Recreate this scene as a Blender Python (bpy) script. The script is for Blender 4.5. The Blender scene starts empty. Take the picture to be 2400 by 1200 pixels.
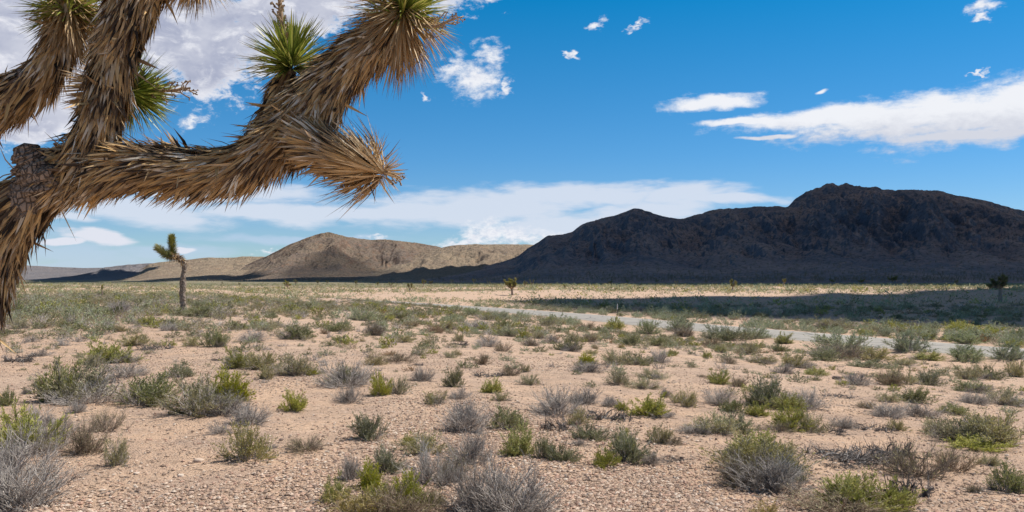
import bpy, bmesh, math, random
import numpy as np
from mathutils import Vector
from mathutils.bvhtree import BVHTree
rad = math.radians
S = bpy.context.scene
COL = S.collection

# ------------------------------------------------------------------ camera
CAMZ = 4.0            # eye height above the plane of the road
F = 2000.0            # focal length in photo pixels (photo is 2400 wide)
HY = 655.0            # horizon row in the photo
cam = bpy.data.cameras.new('camera'); camo = bpy.data.objects.new('camera', cam); COL.objects.link(camo)
camo.location = (0, 0, CAMZ); camo.rotation_euler = (rad(90), 0, 0)
cam.sensor_width = 36; cam.lens = 36*F/2400; cam.shift_y = (HY-600)/2400
cam.clip_start = 0.05; cam.clip_end = 40000
S.camera = camo

# ------------------------------------------------------------------ sun, view
SUN_AZ, SUN_EL = 72.0, 57.0       # azimuth measured from +Y towards +X
SUND = np.array([math.sin(rad(SUN_AZ))*math.cos(rad(SUN_EL)), math.cos(rad(SUN_AZ))*math.cos(rad(SUN_EL)), math.sin(rad(SUN_EL))])
sl = bpy.data.lights.new('sun', 'SUN'); so = bpy.data.objects.new('sun', sl); COL.objects.link(so)
sl.energy = 5.0; sl.angle = rad(0.5); sl.color = (1.0, 0.95, 0.87)
so.rotation_euler = Vector(SUND.tolist()).to_track_quat('Z', 'Y').to_euler()
S.view_settings.view_transform = 'Standard'; S.view_settings.look = 'None'
S.view_settings.exposure = 0.14; S.view_settings.gamma = 1; S.view_settings.use_curve_mapping = False
S.render.engine = 'CYCLES'
S.cycles.max_bounces = 5; S.cycles.diffuse_bounces = 3; S.cycles.transparent_max_bounces = 4
S.cycles.use_denoising = True

# ------------------------------------------------------------------ node helper
class NT:
    def __init__(s, tree): s.t = tree; s.n = tree.nodes; s.l = tree.links
    def new(s, typ, props=None, **ins):
        nd = s.n.new(typ)
        for k, v in (props or {}).items(): setattr(nd, k, v)
        for k, v in ins.items():
            key = int(k[1:]) if (k[0] == 'i' and k[1:].isdigit()) else k.replace('_', ' ')
            s.put(nd.inputs[key], v)
        return nd
    def put(s, sock, v):
        if isinstance(v, bpy.types.NodeSocket): s.l.new(v, sock)
        elif v is not None: sock.default_value = v
    def m(s, op, a, b=None, c=None, clamp=False):
        nd = s.n.new('ShaderNodeMath'); nd.operation = op; nd.use_clamp = clamp
        s.put(nd.inputs[0], a)
        if b is not None: s.put(nd.inputs[1], b)
        if c is not None: s.put(nd.inputs[2], c)
        return nd.outputs[0]
    def vm(s, op, a, b=None, scale=None):
        nd = s.n.new('ShaderNodeVectorMath'); nd.operation = op
        s.put(nd.inputs[0], a)
        if b is not None: s.put(nd.inputs[1], b)
        if scale is not None: s.put(nd.inputs['Scale'], scale)
        return nd.outputs[1] if op in ('LENGTH', 'DOT_PRODUCT', 'DISTANCE') else nd.outputs[0]
    def ss(s, x, lo, hi, a=0.0, b=1.0):
        nd = s.n.new('ShaderNodeMapRange'); nd.interpolation_type = 'SMOOTHSTEP'
        s.put(nd.inputs[0], x); nd.inputs[1].default_value = lo; nd.inputs[2].default_value = hi
        nd.inputs[3].default_value = a; nd.inputs[4].default_value = b
        return nd.outputs[0]
    def mix(s, f, a, b, blend='MIX'):
        nd = s.n.new('ShaderNodeMix'); nd.data_type = 'RGBA'; nd.blend_type = blend
        s.put(nd.inputs[0], f); s.put(nd.inputs[6], col4(a)); s.put(nd.inputs[7], col4(b))
        return nd.outputs[2]
    def noise(s, vec, scale, detail=4, rough=.55, dist=0.0):
        nd = s.n.new('ShaderNodeTexNoise'); s.put(nd.inputs['Vector'], vec)
        nd.inputs['Scale'].default_value = scale; nd.inputs['Detail'].default_value = detail
        nd.inputs['Roughness'].default_value = rough; nd.inputs['Distortion'].default_value = dist
        return nd.outputs[0]
    def ramp(s, f, stops):
        nd = s.n.new('ShaderNodeValToRGB'); e = nd.color_ramp.elements
        while len(e) < len(stops): e.new(0.5)
        for i, (p, c) in enumerate(stops): e[i].position = p; e[i].color = (*c, 1)
        s.put(nd.inputs[0], f); return nd.outputs[0]
    def mapping(s, vec, scale=(1, 1, 1), loc=(0, 0, 0), rot=(0, 0, 0), typ='POINT'):
        nd = s.n.new('ShaderNodeMapping'); nd.vector_type = typ; s.put(nd.inputs['Vector'], vec)
        nd.inputs['Location'].default_value = loc; nd.inputs['Rotation'].default_value = rot; nd.inputs['Scale'].default_value = scale
        return nd.outputs[0]
def col4(c): return (*c, 1.0) if isinstance(c, tuple) and len(c) == 3 else c

# ------------------------------------------------------------------ world: sky with clouds by direction
W = bpy.data.worlds.new('World'); S.world = W; W.use_nodes = True
w = NT(W.node_tree); w.n.clear()
sky = w.new('ShaderNodeTexSky', dict(sky_type='NISHITA', sun_disc=False, sun_elevation=rad(SUN_EL), sun_rotation=rad(SUN_AZ),
            altitude=1500, air_density=1.0, dust_density=0.3, ozone_density=3.0))
tc = w.new('ShaderNodeTexCoord')
sep = w.new('ShaderNodeSeparateXYZ'); w.put(sep.inputs[0], tc.outputs['Generated'])
az = w.m('ARCTAN2', sep.outputs[0], sep.outputs[1]); el = w.m('ARCSINE', sep.outputs[2])
def azel(px, py):
    x, z = (px-1200)/F, (HY-py)/F
    return math.atan2(x, 1), math.atan2(z, math.hypot(x, 1))
cmb = w.new('ShaderNodeCombineXYZ'); w.put(cmb.inputs[0], az); w.put(cmb.inputs[1], el)
AE = cmb.outputs[0]
skyg = w.ramp(el, [(0.0, (.72, .88, 1.02)), (.055, (.66, .86, 1.05)), (.14, (.40, .85, 1.12)), (.32, (.03, .86, 1.18)), (.46, (.34, .60, .70)), (1.0, (.46, .54, .54))])  # last stops, unseen above the frame, are toned to weaken and neutralise fill light
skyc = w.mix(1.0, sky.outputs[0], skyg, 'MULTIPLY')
def blobs(vec, lst):
    acc = None
    for (px, py, rx, ry, rot) in lst:
        a, e = azel(px, py)
        mp = w.mapping(vec, scale=(rx/F, ry/F, 1), loc=(a, e, 0), rot=(0, 0, rad(rot)), typ='TEXTURE')
        v = w.m('SUBTRACT', 1.0, w.vm('LENGTH', mp))
        acc = v if acc is None else w.m('MAXIMUM', acc, v)
    return acc
nv = w.mapping(AE, scale=(1, 1.7, 1))
def fbm_c(sc, det=6, rough=.6, dist=.3): return w.noise(nv, sc, det, rough, dist)
n_big = fbm_c(34, 8, .62, .4)
n_fine = fbm_c(110, 6, .68, .2)
nz = w.m('ADD', w.m('MULTIPLY', n_big, .65), w.m('MULTIPLY', n_fine, .35))
nz = w.m('SUBTRACT', nz, .5)
# warm warp of the lookup so the outlines are not ellipses
wn = w.new('ShaderNodeTexNoise'); w.put(wn.inputs['Vector'], nv); wn.inputs['Scale'].default_value = 14; wn.inputs['Detail'].default_value = 3
warp = w.vm('SCALE', w.vm('SUBTRACT', wn.outputs[1], (.5, .5, .5)), scale=.035)
AEw = w.vm('ADD', AE, w.vm('MULTIPLY', warp, (1, .7, 0)))
# group 1: wide grey-bellied cloud, upper left
g1 = blobs(AEw, [(120, 40, 520, 200, 0), (420, 70, 330, 140, 0), (470, 150, 100, 90, -20), (680, 30, 230, 90, 15), (-100, 60, 300, 260, 0), (900, -90, 330, 140, 0), (100, 280, 90, 50, 30), (50, 310, 60, 35, 0), (150, 250, 60, 60, 0)])
m1 = w.ss(w.m('ADD', g1, w.m('MULTIPLY', nz, 2.1)), .04, .44)
# group 2: white cumulus
wn2 = w.new('ShaderNodeTexNoise'); w.put(wn2.inputs['Vector'], nv); wn2.inputs['Scale'].default_value = 75; wn2.inputs['Detail'].default_value = 4
AEf = w.vm('ADD', AEw, w.vm('MULTIPLY', w.vm('SUBTRACT', wn2.outputs[1], (.5, .5, .5)), (.034, .022, 0)))
g2 = blobs(AEf, [(1105, 185, 90, 60, -20), (1150, 130, 46, 50, 30), (1065, 160, 40, 48, -20), (1180, 200, 16, 30, 0), (1393, 58, 26, 15, 20), (1498, 60, 34, 8, 25), (1335, 130, 26, 8, -20), (1000, 218, 16, 11, 0),
     (2315, 15, 44, 20, 10), (2305, 52, 30, 9, 10), (2290, 168, 18, 4, 0), (445, 283, 46, 20, 30), (1090, 574, 100, 22, 8), (1150, 550, 100, 50, 0), (1205, 554, 80, 42, 0), (1248, 562, 80, 32, 0), (1120, 560, 60, 26, 0), (640, 590, 40, 10, 0), (880, 560, 36, 9, 0)])
m2 = w.m('MULTIPLY', w.ss(w.m('ADD', g2, w.m('MULTIPLY', nz, 2.6)), .02, 1.0), w.ss(w.m('ADD', w.m('MULTIPLY', w.m('ADD', n_fine, n_big), .5), w.m('MULTIPLY', g2, .45)), .42, .66))
# group 3: long wedge right
g3 = blobs(AEw, [(2350, 262, 340, 76, 6), (2150, 272, 330, 58, 4), (1960, 275, 280, 34, 2), (2420, 230, 140, 70, 8), (1770, 284, 170, 12, 0), (1670, 240, 135, 22, 3), (1920, 218, 22, 3.5, 12), (1810, 322, 90, 7, 2), (2260, 320, 260, 18, 0)])
nst = w.m('SUBTRACT', w.noise(w.mapping(AE, scale=(1, 4.5, 1)), 18, 7, .6, .3), .5)
m3 = w.ss(w.m('ADD', g3, w.m('ADD', w.m('MULTIPLY', nst, 1.0), w.m('MULTIPLY', nz, 1.1))), .0, .62)
# group 4: thin banks near the horizon
g4 = blobs(AEw, [(1100, 490, 420, 62, 2), (1360, 455, 330, 40, 0), (760, 500, 520, 36, 0), (350, 495, 250, 44, -3), (1600, 455, 180, 34, 2), (1500, 500, 260, 44, 3), (1700, 468, 160, 18, 2), (520, 450, 330, 34, 0), (1300, 530, 240, 40, 0), (150, 520, 90, 10, 0)])
m4 = w.m('MULTIPLY', w.ss(w.m('ADD', g4, w.m('MULTIPLY', nst, 1.1)), .02, .62), .88)
g5 = blobs(AEw, [(190, 600, 230, 34, 0), (-50, 560, 200, 50, 0), (400, 590, 200, 24, 0), (250, 625, 340, 22, 0), (700, 560, 300, 14, 0)])
m5 = w.m('MULTIPLY', w.ss(w.m('ADD', g5, w.m('MULTIPLY', nst, 1.2)), .02, .7), .62)
g6 = blobs(AEw, [(240, 560, 76, 22, 0), (150, 572, 60, 10, 0), (430, 586, 40, 8, 0)])
m6 = w.ss(w.m('ADD', g6, w.m('MULTIPLY', nst, .9)), .04, .4)
# clouds of the rest of the sky (behind and above the camera)
n7 = w.noise(tc.outputs['Generated'], 3.2, 7, .58, .3)
back = w.ss(w.m('ADD', w.m('MULTIPLY', sep.outputs[1], -1.0), w.m('MULTIPLY', sep.outputs[2], .35)), -.15, .35)
m7 = w.m('MULTIPLY', w.ss(n7, .56, .70), back)
WHITE, GREY = (8.6, 8.8, 9.3), (3.9, 4.25, 5.6)
shade1 = w.m('MULTIPLY', w.ss(w.m('ADD', g1, w.m('MULTIPLY', nz, 1.4)), .22, .52), w.ss(w.noise(nv, 9, 5, .6, .3), .34, .6, 1.0, .55))
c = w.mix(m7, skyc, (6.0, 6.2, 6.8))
c = w.mix(m5, c, (5.2, 6.4, 8.2))
c = w.mix(m4, c, (6.9, 7.5, 8.6))
c = w.mix(m6, c, (7.4, 7.7, 8.6))
c = w.mix(m3, c, w.mix(w.m('MULTIPLY', w.ss(w.m('ADD', el, w.m('MULTIPLY', nz, .05)), .178, .150), .7), WHITE, (5.6, 5.9, 6.9)))
c = w.mix(m2, c, w.mix(w.ss(n_fine, .3, .62, .5, 0), WHITE, (5.5, 5.9, 7.4)))
c = w.mix(m1, c, w.mix(w.m('MULTIPLY', shade1, w.ss(n_big, .74, .46)), (8.2, 8.3, 8.9), GREY))
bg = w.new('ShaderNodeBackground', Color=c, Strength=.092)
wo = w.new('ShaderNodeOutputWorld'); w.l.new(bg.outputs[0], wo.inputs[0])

# ------------------------------------------------------------------ numpy noise
def _h(ix, iy, seed):
    n = (ix.astype(np.int64)*374761393 + iy.astype(np.int64)*668265263 + seed*1442695041) & 0xffffffff
    n = ((n ^ (n >> 13))*1274126177) & 0xffffffff
    return ((n ^ (n >> 16)) & 0xffff)/65535.0
def vnoise(x, y, seed=0):
    x = np.asarray(x, float); y = np.asarray(y, float)
    ix = np.floor(x); iy = np.floor(y); fx = x-ix; fy = y-iy
    ux = fx*fx*fx*(fx*(fx*6-15)+10); uy = fy*fy*fy*(fy*(fy*6-15)+10)
    a = _h(ix, iy, seed); b = _h(ix+1, iy, seed); c_ = _h(ix, iy+1, seed); d = _h(ix+1, iy+1, seed)
    return (a*(1-ux)+b*ux)*(1-uy)+(c_*(1-ux)+d*ux)*uy
def fbm(x, y, o=4, seed=0, g=.5):
    s, a, t = 0, 1, 0
    for i in range(o):
        s = s+a*(vnoise(x*2**i+i*17.3, y*2**i-i*9.1, seed+i)*2-1); t += a; a *= g
    return s/t
def ridged(x, y, o=4, seed=0, g=.5):
    s, a, t = 0, 1, 0
    for i in range(o):
        s = s+a*(1-np.abs(vnoise(x*2**i+i*17.3, y*2**i-i*9.1, seed+i)*2-1)); t += a; a *= g
    return s/t
def sst(a, b, x):
    t = np.clip((np.asarray(x, float)-a)/(b-a), 0, 1); return t*t*(3-2*t)

# ------------------------------------------------------------------ mesh helper
def mesh_np(name, V, quads=None, tris=None, attrs=None, mats=None, fmat=None, smooth=True):
    me = bpy.data.meshes.new(name)
    V = np.asarray(V, np.float32).reshape(-1, 3)
    fl, st, tot = [], [], 0
    if quads is not None and len(quads):
        q = np.asarray(quads, np.int32).reshape(-1, 4); fl.append(q.ravel()); st.append(np.arange(len(q))*4); tot = len(q)*4
    if tris is not None and len(tris):
        t = np.asarray(tris, np.int32).reshape(-1, 3); fl.append(t.ravel()); st.append(tot+np.arange(len(t))*3)
    fl = np.concatenate(fl); st = np.concatenate(st)
    me.vertices.add(len(V)); me.vertices.foreach_set('co', V.ravel())
    me.loops.add(len(fl)); me.loops.foreach_set('vertex_index', fl.astype(np.int32))
    me.polygons.add(len(st)); me.polygons.foreach_set('loop_start', st.astype(np.int32))
    for k, v in (attrs or {}).items():
        a = me.attributes.new(k, 'FLOAT', 'POINT'); a.data.foreach_set('value', np.asarray(v, np.float32))
    for m in (mats or []): me.materials.append(m)
    if fmat is not None: me.polygons.foreach_set('material_index', np.asarray(fmat, np.int32))
    me.polygons.foreach_set('use_smooth', np.full(len(st), smooth, bool))
    me.update(calc_edges=True); me.validate()
    return me
class Acc:      # accumulates pieces of one mesh
    def __init__(s): s.V = []; s.Q = []; s.T = []; s.A = {'rnd': [], 'along': []}; s.n = 0; s.fq = []; s.ft = []
    def add(s, V, Q=None, T=None, rnd=None, along=None, mat=0):
        V = np.asarray(V, float).reshape(-1, 3)
        s.V.append(V)
        if Q is not None and len(Q): s.Q.append(np.asarray(Q).reshape(-1, 4)+s.n); s.fq.append(np.full(len(s.Q[-1]), mat))
        if T is not None and len(T): s.T.append(np.asarray(T).reshape(-1, 3)+s.n); s.ft.append(np.full(len(s.T[-1]), mat))
        s.A['rnd'].append(np.broadcast_to(.5 if rnd is None else rnd, (len(V),)).astype(float))
        s.A['along'].append(np.broadcast_to(0. if along is None else along, (len(V),)).astype(float))
        s.n += len(V)
    def mesh(s, name, mats, smooth=True):
        q = np.concatenate(s.Q) if s.Q else None; t = np.concatenate(s.T) if s.T else None
        fm = np.concatenate((s.fq if s.Q else [])+(s.ft if s.T else []))
        return mesh_np(name, np.concatenate(s.V), q, t, {k: np.concatenate(v) for k, v in s.A.items()}, mats, fm, smooth)
def norm(v): return v/np.maximum(np.linalg.norm(v, axis=-1, keepdims=True), 1e-9)
def tubes(acc, P, R, sides=3, rnd=None, mat=0):
    """P (N,K,3) polylines, R (N,K) radii"""
    P = np.asarray(P, float); R = np.asarray(R, float); N, K = P.shape[:2]
    T = np.gradient(P, axis=1); T = norm(T)
    ref = np.where(np.abs(T[:, :1, 2:3]) > .8, np.array([1., 0, 0]), np.array([0, 0, 1.]))
    ref = np.broadcast_to(ref, T.shape)
    A = norm(np.cross(T, ref)); B = np.cross(T, A)
    an = np.arange(sides)*2*math.pi/sides
    V = P[:, :, None, :]+R[:, :, None, None]*(A[:, :, None, :]*np.cos(an)[None, None, :, None]+B[:, :, None, :]*np.sin(an)[None, None, :, None])
    idx = np.arange(N*K*sides).reshape(N, K, sides)
    a = idx[:, :-1, :]; b = idx[:, 1:, :]; a2 = np.roll(a, -1, 2); b2 = np.roll(b, -1, 2)
    Q = np.stack([a, a2, b2, b], -1).reshape(-1, 4)
    r = np.full(N, .5) if rnd is None else rnd
    acc.add(V.reshape(-1, 3), Q, None, np.repeat(r, K*sides), np.tile(np.repeat(np.linspace(0, 1, K), sides), N), mat)
def blades(acc, B, D, L, Wd, Nrm, rnd, bend=0.0, fold=.25, mat=0, cheap=False):
    """tapering leaf blades: base B, direction D, length L, width W, face normal hint Nrm"""
    B, D, L, Wd = map(np.asarray, (B, D, L, Wd)); N = len(B)
    D = norm(D); X = norm(np.cross(D, Nrm)); U = np.cross(X, D)
    bend = np.broadcast_to(bend, (N,))
    mid = B+D*(L*.5)[:, None]+U*(bend*L*.12)[:, None]
    tip = B+D*L[:, None]-U*(bend*L*.15)[:, None]
    hw = (Wd*.5)[:, None]
    if cheap:
        V = np.stack([B-X*hw*.6, B+X*hw*.6, mid+X*hw, tip, mid-X*hw], 1)
        o = np.arange(N)[:, None]*5
        acc.add(V.reshape(-1, 3), o+np.array([[0, 1, 2, 4]]), o+np.array([[4, 2, 3]]), np.repeat(rnd, 5), np.tile([0, 0, .5, 1, .5], N), mat); return
    f = U*(Wd*fold)[:, None]
    V = np.stack([B-X*hw, B-f, B+X*hw, mid-X*hw*.85, mid-f, mid+X*hw*.85, tip], 1)
    o = np.arange(N)[:, None]*7
    Q = np.concatenate([o+np.array([[0, 1, 4, 3]]), o+np.array([[1, 2, 5, 4]])]); T = np.concatenate([o+np.array([[3, 4, 6]]), o+np.array([[4, 5, 6]])])
    acc.add(V.reshape(-1, 3), Q, T, np.repeat(rnd, 7), np.tile([0, 0, 0, .5, .5, .5, 1], N), mat)
def ob(name, me, parent=None, loc=(0, 0, 0)):
    o = bpy.data.objects.new(name, me); COL.objects.link(o); o.location = loc
    if parent is not None: o.parent = parent
    return o
def thing(name, label, cat, loc=(0, 0, 0), me=None, group=None):
    o = bpy.data.objects.new(name, me); COL.objects.link(o); o.location = loc
    o['label'] = label; o['category'] = cat
    if group: o['group'] = group
    return o

# ------------------------------------------------------------------ materials
def mat(name, rough=.85):
    m = bpy.data.materials.new(name); m.use_nodes = True
    t = NT(m.node_tree); t.n.clear()
    p = t.new('ShaderNodeBsdfPrincipled'); p.inputs['Roughness'].default_value = rough
    p.inputs['Specular IOR Level'].default_value = .25
    o = t.new('ShaderNodeOutputMaterial'); t.l.new(p.outputs[0], o.inputs[0])
    t.p = p; t.o = o
    return m, t
def attr(t, name):
    a = t.new('ShaderNodeAttribute', dict(attribute_name=name)); return a.outputs['Fac']
def leafmat(name, stops, tip=None, trans=.25, rough=.6, objvar=.25, spec=.3, tipstart=.8):
    m, t = mat(name, rough); t.p.inputs['Specular IOR Level'].default_value = spec
    c = t.ramp(attr(t, 'rnd'), stops)
    if tip: c = t.mix(t.ss(attr(t, 'along'), tipstart, 1.0), c, tip)
    if objvar:
        oi = t.new('ShaderNodeObjectInfo')
        h = t.new('ShaderNodeHueSaturation'); t.put(h.inputs['Color'], c)
        t.put(h.inputs['Value'], t.m('MULTIPLY_ADD', oi.outputs['Random'], 2*objvar, 1-objvar))
        t.put(h.inputs['Saturation'], t.m('MULTIPLY_ADD', t.m('FRACT', t.m('MULTIPLY', oi.outputs['Random'], 7.3)), .4, .8))
        c = h.outputs[0]
    t.put(t.p.inputs['Base Color'], c)
    if trans:
        tr = t.new('ShaderNodeBsdfTranslucent', Color=c); mx = t.new('ShaderNodeMixShader'); mx.inputs[0].default_value = trans
        t.l.new(t.p.outputs[0], mx.inputs[1]); t.l.new(tr.outputs[0], mx.inputs[2]); t.l.new(mx.outputs[0], t.o.inputs[0])
    return m
def bump(t, h, strength, dist):
    b = t.new('ShaderNodeBump', Strength=strength, Distance=dist, Height=h); t.l.new(b.outputs[0], t.p.inputs['Normal'])

# desert soil
def soil_mat():
    m, t = mat('desert_soil', .95); g = t.new('ShaderNodeNewGeometry').outputs['Position']
    t.p.inputs['Specular IOR Level'].default_value = .1
    big = t.noise(g, .12, 5, .6); mid = t.noise(g, 1.3, 6, .65); fine = t.noise(g, 22, 5, .7); gr = t.noise(g, 95, 3, .7)
    c = t.mix(t.ss(big, .38, .62), (.62, .445, .325), (.66, .45, .31))
    c = t.mix(t.ss(mid, .35, .68), c, (.50, .355, .27))
    c = t.mix(t.m('MULTIPLY', t.ss(t.noise(g, 6, 5, .75), .48, .66), .45), c, (.33, .235, .175))
    c = t.mix(t.m('MULTIPLY', t.ss(fine, .5, .72), .55), c, (.34, .245, .185))
    c = t.mix(t.m('MULTIPLY', t.ss(fine, .50, .30), .5), c, (.70, .58, .46))
    c = t.mix(t.m('MULTIPLY', t.ss(gr, .56, .72), .6), c, (.22, .16, .13))
    c = t.mix(t.m('MULTIPLY', t.m('MULTIPLY', t.ss(t.noise(g, 48, 4, .8), .55, .68), t.ss(mid, .4, .6)), .7), c, (.20, .14, .11))
    vo = t.new('ShaderNodeTexVoronoi', dict(feature='F1')); t.put(vo.inputs['Vector'], g); vo.inputs['Scale'].default_value = 38
    peb = t.m('MULTIPLY', t.ss(vo.outputs['Distance'], .42, .2), t.ss(t.noise(g, .9, 4, .6), .42, .6))
    vs = t.new('ShaderNodeSeparateColor'); t.put(vs.inputs[0], vo.outputs['Color'])
    pc = t.ramp(vs.outputs[0], [(0, (.62, .52, .43)), (.35, (.42, .30, .23)), (.6, (.50, .33, .25)), (.8, (.30, .22, .19)), (1, (.66, .58, .52))])
    c = t.mix(t.m('MULTIPLY', peb, .5), c, pc)
    # the far plain is closely grown with low scrub
    sx = t.new('ShaderNodeSeparateXYZ'); t.put(sx.inputs[0], g)
    far = t.m('MULTIPLY', t.ss(sx.outputs[1], 330, 620), t.ss(t.m('ADD', t.noise(g, .05, 4, .7), t.m('MULTIPLY', t.noise(g, .35, 2, .6), .5)), .52, .74, .72, 1.0))
    c = t.mix(far, c, t.mix(t.noise(g, .02, 4, .6), (.17, .155, .095), (.27, .235, .16)))
    t.put(t.p.inputs['Base Color'], c)
    h = t.m('ADD', t.m('MULTIPLY', fine, .6), t.m('ADD', t.m('MULTIPLY', gr, .25), t.m('MULTIPLY', peb, .35)))
    bump(t, t.m('ADD', h, t.m('MULTIPLY', t.noise(g, 7, 4, .7), 1.2)), 1.0, .045)
    return m
M_soil = soil_mat()
def hill_mat(name, cols, speck, rocky, scale=1.0):
    m, t = mat(name, .95); geo = t.new('ShaderNodeNewGeometry'); g = geo.outputs['Position']
    t.p.inputs['Specular IOR Level'].default_value = .1
    a = t.noise(g, .004*scale, 6, .6); b = t.noise(g, .03*scale, 6, .7); f = t.noise(g, .13*scale, 4, .75)
    c = t.mix(t.ss(a, .35, .65), cols[0], cols[1])
    sepn = t.new('ShaderNodeSeparateXYZ'); t.put(sepn.inputs[0], geo.outputs['Normal'])
    steep = t.ss(t.m('ADD', sepn.outputs[2], t.m('MULTIPLY', t.m('SUBTRACT', b, .5), .5)), .93, .70)
    c = t.mix(t.m('MULTIPLY', steep, rocky), c, cols[2])
    c = t.mix(t.m('MULTIPLY', t.ss(b, .50, .72), .65), c, cols[3])
    sp = t.ss(f, .50, .60)
    c = t.mix(t.m('MULTIPLY', sp, speck), c, cols[4])
    t.put(t.p.inputs['Base Color'], c)
    bump(t, t.m('ADD', t.m('MULTIPLY', t.noise(g, .011*scale, 5, .6), 1.6), t.m('ADD', b, t.m('MULTIPLY', f, .4))), 1.0, 14.0)
    return m
M_hill_tan = hill_mat('tan_hillside', [(.27, .205, .15), (.20, .155, .13), (.17, .11, .085), (.32, .17, .10), (.085, .078, .055)], .75, .9)
M_hill_light = hill_mat('pale_hillside', [(.36, .28, .20), (.29, .22, .165), (.22, .155, .12), (.35, .22, .14), (.11, .10, .07)], .75, .7)
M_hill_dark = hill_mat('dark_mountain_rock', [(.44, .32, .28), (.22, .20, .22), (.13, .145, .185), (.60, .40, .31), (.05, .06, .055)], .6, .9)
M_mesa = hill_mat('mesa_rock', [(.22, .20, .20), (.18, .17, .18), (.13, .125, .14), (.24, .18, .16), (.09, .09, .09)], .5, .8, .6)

# ------------------------------------------------------------------ road line (plan) and ground height
ROAD = np.array([(62, -40), (44, 10), (35, 28.5), (27.4, 45.7), (25.3, 48.8), (22, 56.7), (15.5, 71), (14.9, 74), (5.0, 98), (-9.9, 127), (-30, 163), (-58, 210), (-95, 268), (-150, 345), (-260, 480)], float)
def spline(P, n):
    P = np.asarray(P, float); P = np.vstack([2*P[0]-P[1], P, 2*P[-1]-P[-2]]); out = []
    for i in range(1, len(P)-2):
        t = np.linspace(0, 1, n, endpoint=False)[:, None]
        a, b, c_, d = P[i-1], P[i], P[i+1], P[i+2]
        out.append(.5*((2*b)+(-a+c_)*t+(2*a-5*b+4*c_-d)*t**2+(-a+3*b-3*c_+d)*t**3))
    out.append(P[-2][None]); return np.vstack(out)
ROAD = np.delete(ROAD, 7, 0)
RL = spline(ROAD, 10)
for _ in range(12): RL[1:-1] = (RL[:-2]+RL[1:-1]*2+RL[2:])/4
def road_dist(x, y):
    x = np.asarray(x, float); y = np.asarray(y, float); best = np.full(x.shape, 1e9)
    for i in range(len(RL)-1):
        a = RL[i]; d = RL[i+1]-a; L2 = (d**2).sum()
        u = np.clip(((x-a[0])*d[0]+(y-a[1])*d[1])/L2, 0, 1)
        best = np.minimum(best, np.hypot(x-a[0]-u*d[0], y-a[1]-u*d[1]))
    return best
def ROADX(y): return np.interp(y, RL[:, 1], RL[:, 0])
def ground(x, y):
    x = np.asarray(x, float); y = np.asarray(y, float)
    t = .91*x+.41*y
    z = 2.4*(1-sst(1, 39, t))
    z = z*(1-.24*sst(24, 60, y)-.42*sst(70, 320, y))
    r = np.hypot(x, y)
    z = z+.13*fbm(x/8.5, y/8.5, 3, 11)+.035*fbm(x/1.7, y/1.7, 3, 12)*(r < 120)
    z = z+.55*sst(110, 240, y)*sst(900, 450, y)*fbm(x/70, y/45, 3, 13)
    z = z+.9*sst(150, 215, y)*sst(700, 330, y)*sst(-60, 20, x)
    near = r < 700
    rd = np.full(x.shape, 1e3); rd[near] = road_dist(x[near], y[near])
    z = z+.75*np.exp(-((rd-12)/5)**2)*sst(8, -14, x)*sst(60, 90, y)*(x < ROADX(y))
    k = sst(13, 5.2, rd)
    return z*(1-k)-.10*sst(12, 6, rd)*sst(3.0, 5.5, rd)

# ground sheet: polar grid
rr = [0.0]; r = .6
while r < 16000: rr.append(r); r *= 1.0195 if r < 500 else 1.06
rr = np.array(rr)
aa = np.concatenate([np.linspace(-180, -48, 34)[:-1], np.linspace(-48, 48, 420), np.linspace(48, 180, 34)[1:-1]])
RR, AA = np.meshgrid(rr, np.radians(aa), indexing='ij')
GX, GY = RR*np.sin(AA), RR*np.cos(AA); GZ = ground(GX, GY)
nr, na = RR.shape; idx = np.arange(nr*na).reshape(nr, na)
a = idx[:-1]; b = idx[1:]; a2 = np.roll(a, -1, 1); b2 = np.roll(b, -1, 1)
Q = np.stack([a, b, b2, a2], -1).reshape(-1, 4)
gm = mesh_np('desert_ground', np.stack([GX, GY, GZ], -1), Q, None, None, [M_soil])
go = ob('desert_ground', gm); go['kind'] = 'structure'; go['label'] = 'pinkish tan gravelly desert ground sloping down to the road'

def px2w(px, py, D, z=None):
    return np.array([(px-1200)/F*D, D, CAMZ+(HY-py)/F*D])

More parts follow.
